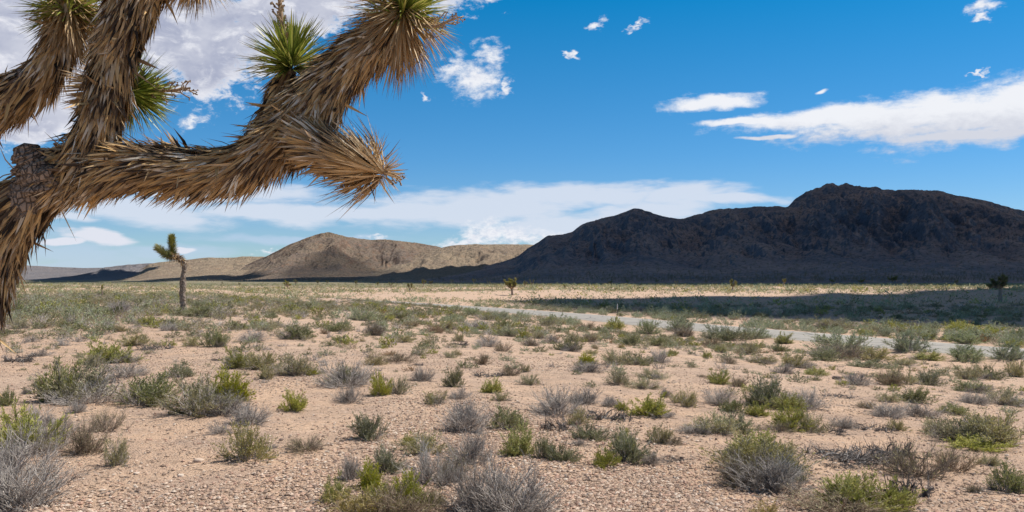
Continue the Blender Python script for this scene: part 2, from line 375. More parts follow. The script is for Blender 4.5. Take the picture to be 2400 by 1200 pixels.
# ------------------------------------------------------------------ hills
HB = []
def hill(name, label, sil, D0, D1, D2, material, ns=700, nt=200, prof=(.25, 2.3), gul=(60, .16), crag=0.02, seed=1, ridges=(), zfoot=-3):
    sil = np.array(sil, float)
    s = np.linspace(sil[0, 0], sil[-1, 0], ns)
    py = np.interp(s, sil[:, 0], sil[:, 1])
    k = np.ones(5)/5; py = np.concatenate([py[:2], np.convolve(py, k, 'valid'), py[-2:]])
    t = np.linspace(0, 1.7, nt)
    SS, TT = np.meshgrid(s, t, indexing='ij')
    D = np.where(TT <= 1, D0+(D1-D0)*TT, D1+(D2-D1)*(TT-1)/.7)
    X = (SS-1200)/F*D; Y = D
    zc = (CAMZ+(HY-py)/F*D1)[:, None]
    w_ = fbm(SS/90, TT*2.2, 3, seed+50)*.35
    up = np.clip(TT, 0, 1)
    p = prof[0]*up+(1-prof[0])*up**prof[1]
    p = np.where(TT > 1, 1-1.15*np.clip(TT-1, 0, 1)**1.3*1.2, p)
    H = np.maximum(zc-zfoot, .5)
    Z = zfoot+H*p
    env = np.clip(3.2*up*(1-up), 0, 1)**.8*sst(.08, .6, up)*(TT <= 1)
    sc_ = gul[0]*D1/F
    g1 = ridged(X/sc_+w_*2.5, Y/(sc_*3.2)+w_*1.5, 5, seed, .5)-.55
    g2 = fbm(X/(0.02*D1), Y/(0.05*D1), 5, seed+9, .6)
    Z = Z+H*gul[1]*env*(g1*1.1+g2*.8)
    Z = Z+H*crag*np.clip(ridged(X/(.012*D1), Y/(.02*D1), 4, seed+20, .6)-.6, -.3, .16)*sst(.35, .85, up)*2
    for (s0, t0, s1, t1, wd, am) in ridges:
        ds, dt = s1-s0, t1-t0
        u = np.clip(((SS-s0)*ds/250**2+(TT-t0)*dt)/(ds*ds/250**2+dt*dt), 0, 1)
        dd = np.hypot((SS-s0-u*ds)/250, TT-t0-u*dt)
        Z = Z+H*am*np.exp(-(dd/wd)**2)*env**.6
    cap = CAMZ+(HY-py[:, None]-1.5)/F*D+.004*D*(fbm(SS/14, TT*9, 3, seed+77)-1)*.5; Z = np.where(TT < .97, np.minimum(Z, cap), Z)
    idx = np.arange(ns*nt).reshape(ns, nt)
    Qh = np.stack([idx[:-1, :-1], idx[1:, :-1], idx[1:, 1:], idx[:-1, 1:]], -1).reshape(-1, 4)
    V = np.stack([X, Y, Z], -1)
    o = ob(name, mesh_np(name, V, Qh, None, None, [material])); o['kind'] = 'structure'; o['label'] = label
    HB.append((V.reshape(-1, 3), Qh))
    return o
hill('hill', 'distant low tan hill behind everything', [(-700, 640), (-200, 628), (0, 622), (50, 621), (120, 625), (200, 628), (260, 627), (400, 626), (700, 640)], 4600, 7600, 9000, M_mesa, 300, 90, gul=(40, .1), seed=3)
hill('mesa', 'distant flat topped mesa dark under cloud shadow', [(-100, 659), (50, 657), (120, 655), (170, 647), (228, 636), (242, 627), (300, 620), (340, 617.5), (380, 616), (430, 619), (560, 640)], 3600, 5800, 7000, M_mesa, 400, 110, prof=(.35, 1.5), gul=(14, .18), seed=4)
hill('hill', 'pale low hill behind the small joshua tree', [(215, 661), (260, 655), (310, 643), (350, 619), (375, 614), (400, 612), (450, 608), (475, 604), (490, 603), (515, 604), (540, 604), (570, 601), (600, 601), (650, 603), (750, 612), (900, 650)], 2600, 5000, 6200, M_hill_light, 500, 160, prof=(.35, 1.6), gul=(45, .18), seed=5)
hill('hill', 'tan hill in the middle with rocky crest', [(330, 661), (440, 652), (520, 642), (575, 622), (600, 610), (625, 600), (655, 585), (685, 570), (720, 558), (745, 552), (770, 550), (800, 553), (850, 560), (870, 563), (900, 562), (960, 567), (1010, 574), (1040, 581), (1080, 590), (1200, 620), (1300, 650)], 2300, 4000, 5200, M_hill_tan, 700, 200, prof=(.28, 1.7), gul=(55, .22), crag=.02, seed=6,
     ridges=[(760, 1, 640, .35, .14, .14), (780, .95, 800, .3, .10, .12), (900, 1, 960, .4, .12, .12)])
hill('hill', 'sunlit pale hill beside the dark mountain', [(820, 650), (880, 628), (940, 608), (980, 596), (1020, 584), (1060, 575), (1100, 572), (1180, 572), (1245, 573), (1300, 580), (1400, 600), (1500, 640)], 1900, 3300, 4300, M_hill_light, 400, 160, prof=(.3, 1.6), gul=(45, .20), crag=.02, seed=7)
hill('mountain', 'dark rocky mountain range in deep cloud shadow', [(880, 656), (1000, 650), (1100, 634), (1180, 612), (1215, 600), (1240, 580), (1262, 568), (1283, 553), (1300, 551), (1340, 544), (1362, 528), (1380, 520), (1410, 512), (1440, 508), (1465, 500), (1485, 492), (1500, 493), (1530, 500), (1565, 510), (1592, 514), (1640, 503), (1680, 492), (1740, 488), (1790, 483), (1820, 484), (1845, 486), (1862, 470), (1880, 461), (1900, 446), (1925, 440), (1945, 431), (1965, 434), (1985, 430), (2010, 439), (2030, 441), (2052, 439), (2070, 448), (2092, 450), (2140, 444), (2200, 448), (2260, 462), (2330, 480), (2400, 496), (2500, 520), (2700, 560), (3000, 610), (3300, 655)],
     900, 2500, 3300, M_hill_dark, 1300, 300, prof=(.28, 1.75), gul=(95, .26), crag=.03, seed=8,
     ridges=[(1950, 1, 1720, .55, .10, .10), (1870, 1, 1800, .6, .05, .06), (2010, 1, 2060, .55, .07, .08), (1620, .95, 1500, .5, .08, .07), (1490, 1, 1290, .45, .16, .10), (2080, 1, 2180, .5, .14, .12), (1700, 1, 1560, .6, .14, .08), (2300, 1, 2420, .5, .2, .1)])

# ray casting against land for placing things
gv = np.stack([GX, GY, GZ], -1).reshape(-1, 3)
allV = [gv]; allQ = [Q]; off = len(gv)
for V_, Q_ in HB: allV.append(V_); allQ.append(Q_+off); off += len(V_)
BV = BVHTree.FromPolygons(np.concatenate(allV).tolist(), np.concatenate(allQ).tolist())
BG = BVHTree.FromPolygons(gv.tolist(), Q.tolist())
def hit(px, py, tree=BV):
    d = Vector(((px-1200)/F, 1, (HY-py)/F)).normalized()
    h = tree.ray_cast(Vector((0, 0, CAMZ)), d, 30000)
    return None if h[0] is None else np.array(h[0])
def gz(x, y):
    h = BG.ray_cast(Vector((float(x), float(y), 60)), Vector((0, 0, -1)), 200)
    return h[0].z if h[0] is not None else 0.0

# ------------------------------------------------------------------ road
def road():
    m, t = mat('worn_asphalt', .8); g = t.new('ShaderNodeNewGeometry').outputs['Position']
    u = attr(t, 'along')
    c = t.mix(t.ss(t.noise(g, 2.2, 5, .6), .35, .65), (.33, .305, .27), (.40, .37, .33))
    for cx in (-.55, -.22, .25, .58):
        c = t.mix(t.m('MULTIPLY', t.ss(t.m('ABSOLUTE', t.m('SUBTRACT', u, cx)), .12, .0), .35), c, (.22, .215, .21))
    c = t.mix(t.m('MULTIPLY', t.ss(t.noise(g, 40, 3, .7), .5, .7), .4), c, (.17, .165, .16))
    c = t.mix(t.ss(t.m('ADD', t.m('ABSOLUTE', u), t.m('MULTIPLY', t.m('SUBTRACT', t.noise(g, 1.5, 4, .7), .5), .12)), .95, 1.0), c, (.46, .34, .25))
    crk = t.new('ShaderNodeTexVoronoi', dict(feature='DISTANCE_TO_EDGE')); t.put(crk.inputs['Vector'], g); crk.inputs['Scale'].default_value = .35
    c = t.mix(t.m('MULTIPLY', t.ss(crk.outputs['Distance'], .035, .01), .6), c, (.10, .10, .10))
    t.put(t.p.inputs['Base Color'], c); bump(t, t.noise(g, 60, 3), .3, .01)
    P = spline(RL, 3); T = norm(np.gradient(P, axis=0)); N = np.stack([T[:, 1], -T[:, 0]], -1)
    us = np.array([-1.12, -1, -.5, 0, .5, 1, 1.12]); zs = np.array([-.16, .03, .06, .08, .06, .03, -.16])
    V = np.zeros((len(P), 7, 3)); V[:, :, :2] = P[:, None, :]+N[:, None, :]*(us*3.5)[None, :, None]; V[:, :, 2] = zs
    idx = np.arange(len(P)*7).reshape(-1, 7)
    Qr = np.stack([idx[:-1, :-1], idx[:-1, 1:], idx[1:, 1:], idx[1:, :-1]], -1).reshape(-1, 4)
    o = ob('road', mesh_np('road', V, Qr, None, {'along': np.tile(us, len(P))}, [m])); o['kind'] = 'structure'; o['label'] = 'grey two lane asphalt road crossing the desert'
road()

# ------------------------------------------------------------------ clouds overhead that shade parts of the land
def cloud_mat():
    m, t = mat('cloud_vapour', 1.0); t.put(t.p.inputs['Base Color'], (.9, .9, .92, 1)); t.p.inputs['Specular IOR Level'].default_value = 0
    return m
M_cloud = cloud_mat()
def thin_cloud_mat():
    m, t = mat('thin_cloud_vapour', 1.0); t.put(t.p.inputs['Base Color'], (.9, .9, .92, 1)); t.put(t.p.inputs['Alpha'], .38); return m
M_thin = thin_cloud_mat()
def landz(x, y):
    h = BV.ray_cast(Vector((x, y, 900)), Vector((0, 0, -1)), 2000)
    return h[0].z if h[0] is not None else 0.0
def cloud(pts_in, H, seed, label, thick=1.0, mt=None):
    """pts_in: points of the land that lie under the cloud's shade, ('w', x, y) or (px, py)"""
    pts = []
    for q in pts_in:
        if q[0] == 'w': pts.append(np.array([q[1], q[2], landz(q[1], q[2])]))
        else:
            h = hit(*q)
            if h is not None: pts.append(h)
    P = np.array([[q[0]+SUND[0]/SUND[2]*(H-q[2]), q[1]+SUND[1]/SUND[2]*(H-q[2])] for q in pts])
    out = []
    for i in range(len(P)):
        a_, b_ = P[i], P[(i+1) % len(P)]; L = np.hypot(*(b_-a_)); n = int(np.clip(L/(.015*H), 2, 40))
        for k in range(n): out.append(a_+(b_-a_)*k/n)
    out = np.array(out); ctr = out.mean(0); amp = .014*H
    out[:, 0] += amp*fbm(out[:, 0]/(.06*H), out[:, 1]/(.06*H), 4, seed); out[:, 1] += amp*fbm(out[:, 0]/(.06*H)+50, out[:, 1]/(.06*H), 4, seed+3)
    bm = bmesh.new()
    n = len(out); rings = []
    for (k, dz) in ((0.0, 0.0), (.10, .03*H*thick), (.22, .06*H*thick), (.4, .08*H*thick)):
        rings.append([bm.verts.new((*(q+(ctr-q)*k), H+dz*(1+.3*fbm(q[0]/300, q[1]/300, 2, 5) if k else 1))) for q in out])
    bm.faces.new(rings[0]); bm.faces.new(list(reversed(rings[-1])))
    for ra, rb in zip(rings[:-1], rings[1:]):
        for i in range(n): bm.faces.new((ra[i], ra[(i+1) % n], rb[(i+1) % n], rb[i]))
    bmesh.ops.triangulate(bm, faces=bm.faces[:]); bmesh.ops.recalc_face_normals(bm, faces=bm.faces[:])
    me = bpy.data.meshes.new('cloud'); bm.to_mesh(me); bm.free(); me.materials.append(mt or M_cloud)
    for p_ in me.polygons: p_.use_smooth = True
    o = ob('cloud', me); o['kind'] = 'structure'; o['label'] = label
cloud([('w', -510, 1500), ('w', -230, 1150), ('w', -35, 680), ('w', 40, 540), ('w', 130, 430), ('w', 240, 350), ('w', 700, 300), ('w', 1700, 600), ('w', 3400, 1500), ('w', 4600, 5200), ('w', 900, 5600), ('w', 300, 3300), ('w', 110, 2640), ('w', 20, 2520), ('w', -40, 2250), ('w', -60, 2000), (1090, 640), (1000, 644), (880, 647), (760, 649), (640, 653), (560, 657)], 2300, 1, 'wide cloud high above the dark mountain', .8)
cloud([(1215, 706), (1300, 701), (1500, 698), (1650, 694), (1750, 697), (1850, 694), (1950, 686), (2050, 690), (2200, 680), (2330, 676), (2520, 673), (2800, 676), (2800, 775), (2400, 765), (2200, 760), (2000, 753), (1800, 746), (1600, 738), (1420, 727), (1300, 718)], 700, 2, 'small cloud above the plain beyond the road', .25)
cloud([(60, 656), (180, 645), (240, 615), (330, 612), (420, 610), (380, 626), (330, 643), (300, 652), (230, 662), (90, 664)], 2600, 3, 'cloud high above the far mesa', .3)
cloud([(670, 648), (700, 622), (735, 600), (760, 586), (800, 588), (840, 604), (880, 618), (960, 628), (1000, 640), (880, 646), (760, 650)], 6500, 4, 'thin high cloud over the middle hill', .05, M_thin)
cloud([(250, 661), (330, 657), (420, 650), (520, 644), (600, 640), (640, 640), (600, 645), (500, 651), (400, 658), (300, 663)], 3500, 5, 'thin cloud strip over the pale hill foot', .03)

# ------------------------------------------------------------------ shrubs
TWIG_G = leafmat('grey_twig', [(0, (.15, .13, .12)), (.5, (.36, .32, .29)), (1, (.66, .60, .55))], trans=0, objvar=.18, rough=.9)
TWIG_B = leafmat('brown_twig', [(0, (.13, .10, .075)), (.5, (.26, .20, .15)), (1, (.42, .34, .27))], trans=0, objvar=.18, rough=.9)
TWIG_D = leafmat('dead_wood', [(0, (.045, .04, .038)), (.5, (.12, .105, .10)), (1, (.36, .33, .31))], trans=0, objvar=.15, rough=.95)
L_BRIGHT = leafmat('bright_green_leaf', [(0, (.18, .20, .035)), (.5, (.36, .37, .07)), (1, (.56, .52, .15))], objvar=.15)
L_OLIVE = leafmat('olive_leaf', [(0, (.18, .165, .07)), (.5, (.35, .32, .15)), (1, (.55, .49, .26))], objvar=.18)
L_DARK = leafmat('dark_green_leaf', [(0, (.11, .125, .055)), (.5, (.22, .23, .105)), (1, (.38, .38, .19))], objvar=.18)
L_PALE = leafmat('pale_sage_leaf', [(0, (.20, .24, .12)), (.5, (.33, .37, .20)), (1, (.48, .51, .32))], objvar=.15)
L_YELLOW = leafmat('straw_leaf', [(0, (.27, .22, .08)), (.5, (.38, .31, .13)), (1, (.50, .42, .22))], objvar=.15)
L_RUST = leafmat('rusty_leaf', [(0, (.26, .15, .07)), (.5, (.36, .22, .11)), (1, (.44, .31, .18))], objvar=.15)
L_GREY = leafmat('grey_green_leaf', [(0, (.19, .175, .14)), (.5, (.30, .275, .22)), (1, (.42, .385, .31))], objvar=.15)
# kind: adjective, twig material, leaf material, n main stems, twigs per stem, leaves per twig, height ratio, leaf length, bushiness
KINDS = {
 'G': ('bright green leafy shrub', TWIG_B, L_BRIGHT, 44, 13, 12, .72, .046),
 'O': ('olive green shrub with twiggy base', TWIG_G, L_OLIVE, 46, 13, 10, .64, .040),
 'D': ('dark green fine stemmed shrub', TWIG_G, L_DARK, 48, 13, 11, .62, .042),
 'S': ('bare grey twiggy shrub', TWIG_G, L_GREY, 44, 17, 0.5, .60, .035),
 'T': ('dry brown twiggy shrub', TWIG_B, L_OLIVE, 42, 15, 2.2, .64, .035),
 'Y': ('straw yellow tussock', TWIG_B, L_YELLOW, 46, 7, 8, .78, .075),
 'P': ('pale sage green domed shrub', TWIG_G, L_PALE, 46, 13, 11, .62, .040),
 'R': ('rusty orange dry tuft', TWIG_B, L_RUST, 40, 9, 5, .55, .05),
 'W': ('heap of dead grey branches', TWIG_D, L_GREY, 30, 8, 0, .34, .03),
}
def shrub_geo(kind, seed, lod=1.0, lsc=1.0):
    """unit width shrub; returns (stems Acc, leaves Acc or None)"""
    R = np.random.RandomState(seed)
    _, tw, lf, n1, n2, nl, hr, ll = KINDS[kind]
    n1 = max(5, int(n1*lod**.5)); n2 = max(3, int(n2*lod**.5))
    st, lv = Acc(), Acc()
    lobes = [(R.uniform(-.22, .22), R.uniform(-.22, .22), R.uniform(.6, 1.0)) for _ in range(R.randint(2, 5))]
    if kind == 'P': lobes = [(0, 0, 1), (.08, -.05, .95)]
    P1, R1, tips = [], [], []
    for i in range(n1):
        a = R.uniform(0, 2*math.pi); u = R.uniform(0, 1)**.62
        lb = lobes[R.randint(len(lobes))]
        elv = math.pi/2*(1-u)*.80+.02
        if kind == 'W': elv = R.uniform(.02, .35)
        e = np.array([math.cos(a)*math.cos(elv)*.5, math.sin(a)*math.cos(elv)*.5, math.sin(elv)*hr+.02])*lb[2]*R.uniform(.65, 1.12)
        e[:2] += np.array(lb[:2])*(.4+.6*R.rand()); e[:2] *= 1.0
        b = np.array([lb[0]*.45, lb[1]*.45, 0])+np.append(R.normal(0, .05 if kind != 'W' else .25, 2), -.03)
        c = (b+e)/2+R.normal(0, .045, 3)-np.array([0, 0, .03])
        t = np.linspace(0, 1, 6)[:, None]
        p = b*(1-t)**2+2*c*t*(1-t)+e*t**2+R.normal(0, .008 if kind != 'W' else .038, (6, 3))*t
        P1.append(p); r0 = R.uniform(.0045, .009)*(3.2 if kind == 'W' else 1); R1.append(np.linspace(r0, r0*.35, 6)); tips.append((p, r0))
    tubes(st, P1, R1, 4 if lod >= 1 else 3, R.uniform(0, 1, n1))
    P2, R2 = [], []
    for p, r0 in tips:
        for j in range(n2):
            k = R.uniform(1.2 if kind != 'Y' else .3, 5); i0 = int(min(k, 4)); f = k-i0
            b = p[i0]*(1-f)+p[min(i0+1, 5)]*f; d = norm(p[min(i0+1, 5)]-p[max(i0-1, 0)])
            d = norm(d+R.normal(0, .42, 3)+np.array([0, 0, .22 if kind != 'W' else .0])); L = R.uniform(.09, .21)*(1.25 if kind in 'ST' else 1)
            m_ = b+d*L*.5+R.normal(0, .010, 3); e = b+d*L+R.normal(0, .022, 3)+np.array([0, 0, .01])
            P2.append(np.stack([b, m_, e])); rr_ = R.uniform(.0018, .0034)*(1.15 if kind in 'ST' else 1)*(2.0 if kind == 'W' else 1)/max(lod, .25)**.35; R2.append([rr_, rr_*.8, rr_*.35])
    P2 = np.array(P2); R2 = np.array(R2)
    tubes(st, P2, R2, 3, R.uniform(0, 1, len(P2)))
    if kind in 'STW' and lod >= 1:      # third order fine twigs
        k = R.randint(0, len(P2), int(len(P2)*(2.6 if kind != 'W' else .9))); f = R.uniform(.2, .95, len(k))[:, None]
        b = P2[k, 0]*(1-f)+P2[k, 2]*f; d = norm(norm(P2[k, 2]-P2[k, 0])+R.normal(0, .5, (len(k), 3)))
        L = R.uniform(.04, .11, len(k))[:, None]; m_ = b+d*L*.5+R.normal(0, .006, b.shape); e = b+d*L
        r_ = R.uniform(.0011, .0020, len(k))[:, None]*(1.5 if kind == 'W' else 1); tubes(st, np.stack([b, m_, e], 1), r_*np.array([[1, .8, .4]]), 3, R.uniform(0, 1, len(k)))
    ll = ll*lsc; N = int(len(P2)*nl*min(lod**.6, 1.0)*1.25/lsc**.7)
    if N > 10:
        # leaves only on part of the crown for twiggy kinds: patches by low noise
        k = R.randint(0, len(P2), N); f = R.uniform(.15, 1.05, N)[:, None]
        b = P2[k, 0]*(1-f)+P2[k, 2]*f+R.normal(0, .006, (N, 3)); d = norm(P2[k, 2]-P2[k, 0])
        if kind in 'GOD':
            pull = P1[0][0]*0; heads = np.array([p[-1] for p, r_ in tips]); q = R.randint(0, len(heads), N); f2 = (R.rand(N) < .45)[:, None]*R.uniform(.2, .75, (N, 1)); dd = np.linalg.norm(heads[q]-b, axis=1)[:, None] < .28; b = b+(heads[q]-b)*f2*dd
        if kind in 'OTSD':
            pn = vnoise(b[:, 0]*5+seed, b[:, 1]*5+b[:, 2]*3, seed); keep = (pn+b[:, 2]*.9 > (.50 if kind != 'D' else .34)+R.uniform(-.12, .12, N)); b, d, k = b[keep], d[keep], k[keep]; N = len(b)
        D = norm(d+R.normal(0, .55, (N, 3))+np.array([0, 0, .35]))
        L = R.uniform(.55, 1.2, N)*ll/max(lod, .2)**.35; Wd = L*(.26 if kind != 'Y' else .10)
        tint = np.clip(.30+.55*vnoise(b[:, 0]*7+9, b[:, 1]*7+b[:, 2]*5, seed+7)+R.normal(0, .20, N), 0, 1)
        blades(lv, b, D, L, Wd, norm(R.normal(0, 1, (N, 3))), tint, mat=0, cheap=True)
        return st, lv
    return st, None
PROTO = {}
for k_ in KINDS:
    lst = []
    for v_ in range({'G': 4, 'O': 5, 'D': 4, 'S': 5, 'T': 3, 'Y': 2, 'P': 3, 'R': 1, 'W': 3}[k_]):
        st, lv = shrub_geo(k_, 100+v_*7+ord(k_))
        lst.append((st.mesh('stems', [KINDS[k_][1]]), lv.mesh('foliage', [KINDS[k_][2]], False) if lv else None))
    PROTO[k_] = lst
# nearest shrubs as they stand in the photo: centre x, foot y, width, height (photo pixels), kind
SH = [(128,948,145,104,'O'),(115,944,90,96,'G'),(308,955,130,78,'D'),(460,980,140,95,'O'),(530,942,95,85,'G'),(678,966,56,54,'G'),(565,1082,102,86,'O'),(712,1063,88,42,'T'),(578,1000,96,50,'S'),(510,1018,50,30,'S'),
(246,853,96,52,'G'),(215,862,44,46,'O'),(285,886,90,38,'S'),(308,812,78,36,'O'),(352,821,66,16,'W'),(448,813,42,27,'O'),(500,815,64,50,'D'),(558,864,66,48,'G'),(622,868,92,50,'O'),(622,890,48,40,'O'),(683,882,92,50,'O'),(728,880,30,22,'G'),(690,796,74,33,'D'),(410,887,64,37,'D'),
(794,910,112,62,'S'),(795,905,80,44,'D'),(25,850,64,26,'W'),(85,836,42,18,'S'),(141,811,28,16,'S'),(6,952,40,48,'D'),(20,1068,120,110,'G'),(-5,1150,190,130,'S'),(10,1215,220,120,'S'),(118,1050,76,78,'S'),(195,1068,90,95,'T'),(240,1012,70,64,'T'),(256,1095,62,86,'O'),(212,925,52,32,'S'),(170,970,46,36,'S'),
(282,778,42,26,'Y'),(342,762,42,28,'G'),(382,776,50,23,'S'),(142,765,30,18,'O'),(35,771,42,25,'O'),(70,802,28,19,'S'),(597,771,18,17,'Y'),(757,783,24,16,'R'),(784,797,22,14,'Y'),(590,801,80,27,'S'),(250,770,30,20,'S'),(505,846,26,10,'W'),
(875,858,62,40,'Y'),(935,850,74,26,'T'),(915,834,34,14,'R'),(983,857,18,10,'W'),(884,928,44,58,'G'),(927,925,48,44,'O'),(815,946,60,46,'S'),(992,895,60,38,'S'),(1063,908,44,46,'D'),(1157,922,50,38,'G'),(1172,941,40,28,'O'),(1025,950,62,42,'O'),(1075,936,42,28,'S'),
(1080,1016,116,84,'S'),(1185,1012,92,62,'D'),(1224,1071,94,80,'G'),(1277,1077,50,66,'D'),(1322,1083,60,48,'D'),(868,1035,88,72,'D'),(990,1070,108,50,'O'),(957,1046,40,30,'G'),(1105,1090,95,84,'S'),
(868,1150,66,74,'G'),(945,1188,92,84,'G'),(885,1190,80,60,'G'),(775,1182,62,64,'G'),(850,1225,190,90,'Y'),(950,1232,170,90,'T'),(988,1195,50,50,'G'),(1015,1140,104,80,'S'),(1025,1190,44,52,'O'),(1190,1250,230,150,'S'),(1120,1215,120,120,'S'),
(1318,978,112,66,'S'),(1380,950,80,44,'S'),(1358,998,52,40,'O'),(1428,988,92,32,'W'),(1430,955,56,30,'S'),(1388,1032,70,44,'D'),(1463,963,30,26,'G'),(1518,978,84,54,'G'),(1556,980,52,24,'S'),(1540,1040,68,50,'O'),(1416,1099,66,50,'G'),(1478,1086,92,76,'D'),(1465,1060,50,50,'G'),(1530,1092,56,38,'S'),(1578,1086,54,16,'W'),(1580,1044,42,28,'T'),(1590,945,46,26,'O'),(1560,932,32,26,'S'),
(1450,903,58,36,'O'),(1512,912,76,32,'O'),(1532,888,64,25,'O'),(1452,855,70,36,'O'),(1500,856,60,34,'D'),(1548,851,56,36,'S'),(1578,834,26,17,'G'),(1378,853,44,28,'G'),(1384,873,88,30,'S'),(1241,903,46,33,'O'),(1232,873,26,25,'O'),(1196,881,40,34,'T'),(1127,855,36,32,'T'),(1150,884,64,16,'W'),(1060,839,34,20,'O'),(1075,833,24,22,'Y'),(1071,801,30,26,'O'),(1078,809,44,12,'W'),(1000,811,34,21,'Y'),(940,803,48,20,'O'),(846,801,14,12,'Y'),(790,778,60,30,'D'),(873,787,52,40,'T'),
(1142,813,50,30,'S'),(1177,824,34,28,'T'),(1190,789,52,24,'D'),(1228,793,30,22,'G'),(1240,811,40,22,'T'),(1256,794,32,22,'O'),(1330,823,58,34,'D'),(1290,804,44,22,'S'),(1350,802,44,26,'O'),(1382,802,44,28,'T'),(1396,818,20,18,'Y'),(1386,830,36,15,'O'),(1478,810,52,28,'D'),(1456,816,22,16,'Y'),(1548,812,50,28,'D'),(1582,812,46,26,'O'),
(1115,772,72,24,'S'),(1180,770,52,26,'D'),(1280,765,50,22,'O'),(1018,781,56,24,'R'),(1040,772,40,26,'O'),(960,765,48,18,'T'),(1440,773,46,28,'G'),(1455,788,24,17,'O'),(1522,784,50,36,'P'),(1590,776,62,34,'P'),(1608,790,50,34,'T'),
(1690,797,66,36,'P'),(1722,800,84,34,'D'),(1775,795,62,34,'P'),(1838,806,42,26,'G'),(1830,824,36,22,'D'),(1995,832,120,50,'P'),(1990,844,90,46,'T'),(1950,848,80,30,'D'),(2055,846,90,34,'O'),(2145,828,92,44,'P'),(2275,850,76,36,'P'),(2265,834,56,22,'P'),(2370,845,76,36,'P'),(2282,808,72,30,'P'),(2375,814,54,24,'P'),(2032,786,40,16,'G'),(2078,788,32,17,'P'),(2265,779,80,28,'G'),(2330,786,50,20,'G'),(2395,795,40,20,'P'),
(1877,862,68,38,'O'),(1848,877,52,28,'S'),(1706,853,46,24,'T'),(1755,832,56,30,'O'),(1690,827,28,20,'G'),(1668,813,46,24,'T'),(1785,852,78,24,'O'),(1631,811,18,11,'G'),(1697,901,54,34,'G'),(1736,908,42,32,'T'),(1922,881,54,20,'G'),(1905,875,34,18,'O'),(2013,904,74,36,'S'),(2095,905,80,46,'T'),(2135,902,70,40,'O'),(2190,905,66,34,'D'),(2045,864,78,22,'D'),(2130,858,60,22,'O'),(2190,845,66,22,'G'),(2285,892,70,46,'O'),(2330,890,62,40,'D'),(2388,885,52,52,'O'),(2295,922,84,30,'D'),(2310,952,80,34,'S'),(2362,952,90,42,'O'),
(1812,955,90,68,'D'),(1765,950,60,44,'O'),(1852,965,70,44,'G'),(1775,976,52,32,'G'),(1897,960,88,52,'S'),(1690,950,80,44,'S'),(1725,968,60,36,'D'),(1680,1020,110,52,'O'),(1735,1016,84,56,'D'),(1612,955,48,50,'O'),(1866,1010,84,62,'G'),(1912,1014,64,48,'O'),(1826,1015,74,30,'T'),(1980,1003,64,26,'S'),(1962,1018,74,18,'W'),(2055,1012,74,18,'W'),(2105,1010,44,28,'O'),(2085,943,56,24,'O'),(2152,946,76,36,'D'),(2100,982,90,40,'S'),(2165,980,84,36,'S'),(2035,958,46,22,'T'),(2240,974,70,28,'D'),
(2270,1040,120,66,'O'),(2350,1048,150,90,'O'),(2220,1022,80,50,'O'),(2310,1010,90,40,'O'),(2300,1056,112,28,'G'),(1785,1092,120,76,'G'),(1762,1150,120,100,'T'),(1845,1165,200,96,'S'),(1825,1105,110,70,'O'),(1735,1080,70,50,'D'),(1985,1192,110,76,'G'),(2050,1200,130,80,'G'),(2000,1215,220,60,'T'),(1812,1210,70,36,'Y'),(2118,1200,70,70,'G'),
(1965,1082,130,30,'W'),(2065,1084,120,32,'W'),(1975,1098,60,16,'W'),(2100,1068,90,40,'W'),(2045,1102,50,12,'W'),(2165,1122,124,84,'T'),(2255,1107,88,66,'T'),(2290,1156,36,30,'T'),(2372,1158,94,76,'D'),(2322,1092,52,32,'O'),(1970,933,64,12,'W'),
(56,925,30,20,'S'),(1800,1120,170,90,'O'),(1870,1130,90,60,'D'),(905,1110,70,60,'D'),(1060,1130,90,70,'T'),(820,1130,60,70,'S'),(60,1010,90,60,'S'),(2140,1165,80,70,'W'),(2030,1092,140,26,'W'),(455,960,60,60,'S'),(1300,1010,70,34,'W'),(240,900,50,30,'W'),(640,1052,26,14,'S'),(1360,1045,40,18,'S'),(90,905,34,22,'T'),(1650,885,20,10,'T'),(755,850,18,8,'S')]
R0 = np.random.RandomState(5)
items = []
def place_rec(px, py, wp, hp, kind):
    h = hit(px, py, BG)
    if h is None:
        return None
    if kind == 'W': hp *= 1.5
    if wp > 95: wp *= 1.1; hp *= 1.08
    return [px, py, h, wp/F*h[1], hp/F*h[1], kind]
for q in SH:
    it = place_rec(*q)
    if it: items.append(it)
# the denser belt between the gravel rise and the road and on the far side of it
def belt_kind(px, py, R):
    if px < 900: return R.choice(list('ODPSGTY'), p=[.33, .15, .12, .20, .05, .12, .03])
    return R.choice(list('ODPSGTR'), p=[.28, .16, .18, .15, .08, .12, .03])
taken = [(i[0], i[1]-i[4]/i[2][1]*F*.3, i[3]/i[2][1]*F) for i in items]
n0 = len(items); tries = 0
while len(items) < 300 and tries < 20000:
    tries += 1
    px = R0.uniform(10, 2395); py = 716+(R0.uniform(0, 1)**.8)*(52 if px < 1000 else 100*(px/2400))
    top = 752 if px < 950 else 752+(px-950)*.055
    if py > top+ (22 if px>950 else 4): continue
    h = hit(px, py, BG)
    if h is None or h[1] > 160: continue
    if road_dist(np.array([h[0]]), np.array([h[1]]))[0] < 8.5: continue
    wm = R0.uniform(.9, 1.9); wp = wm/h[1]*F
    if any(abs(px-a_) < (wp+c_)*.30 and abs(py-b_) < 9 for a_, b_, c_ in taken): continue
    k = belt_kind(px, py, R0); items.append([px, py, h, wm, wm*KINDS[k][6]*R0.uniform(.62, .85), k]); taken.append((px, py, wp))
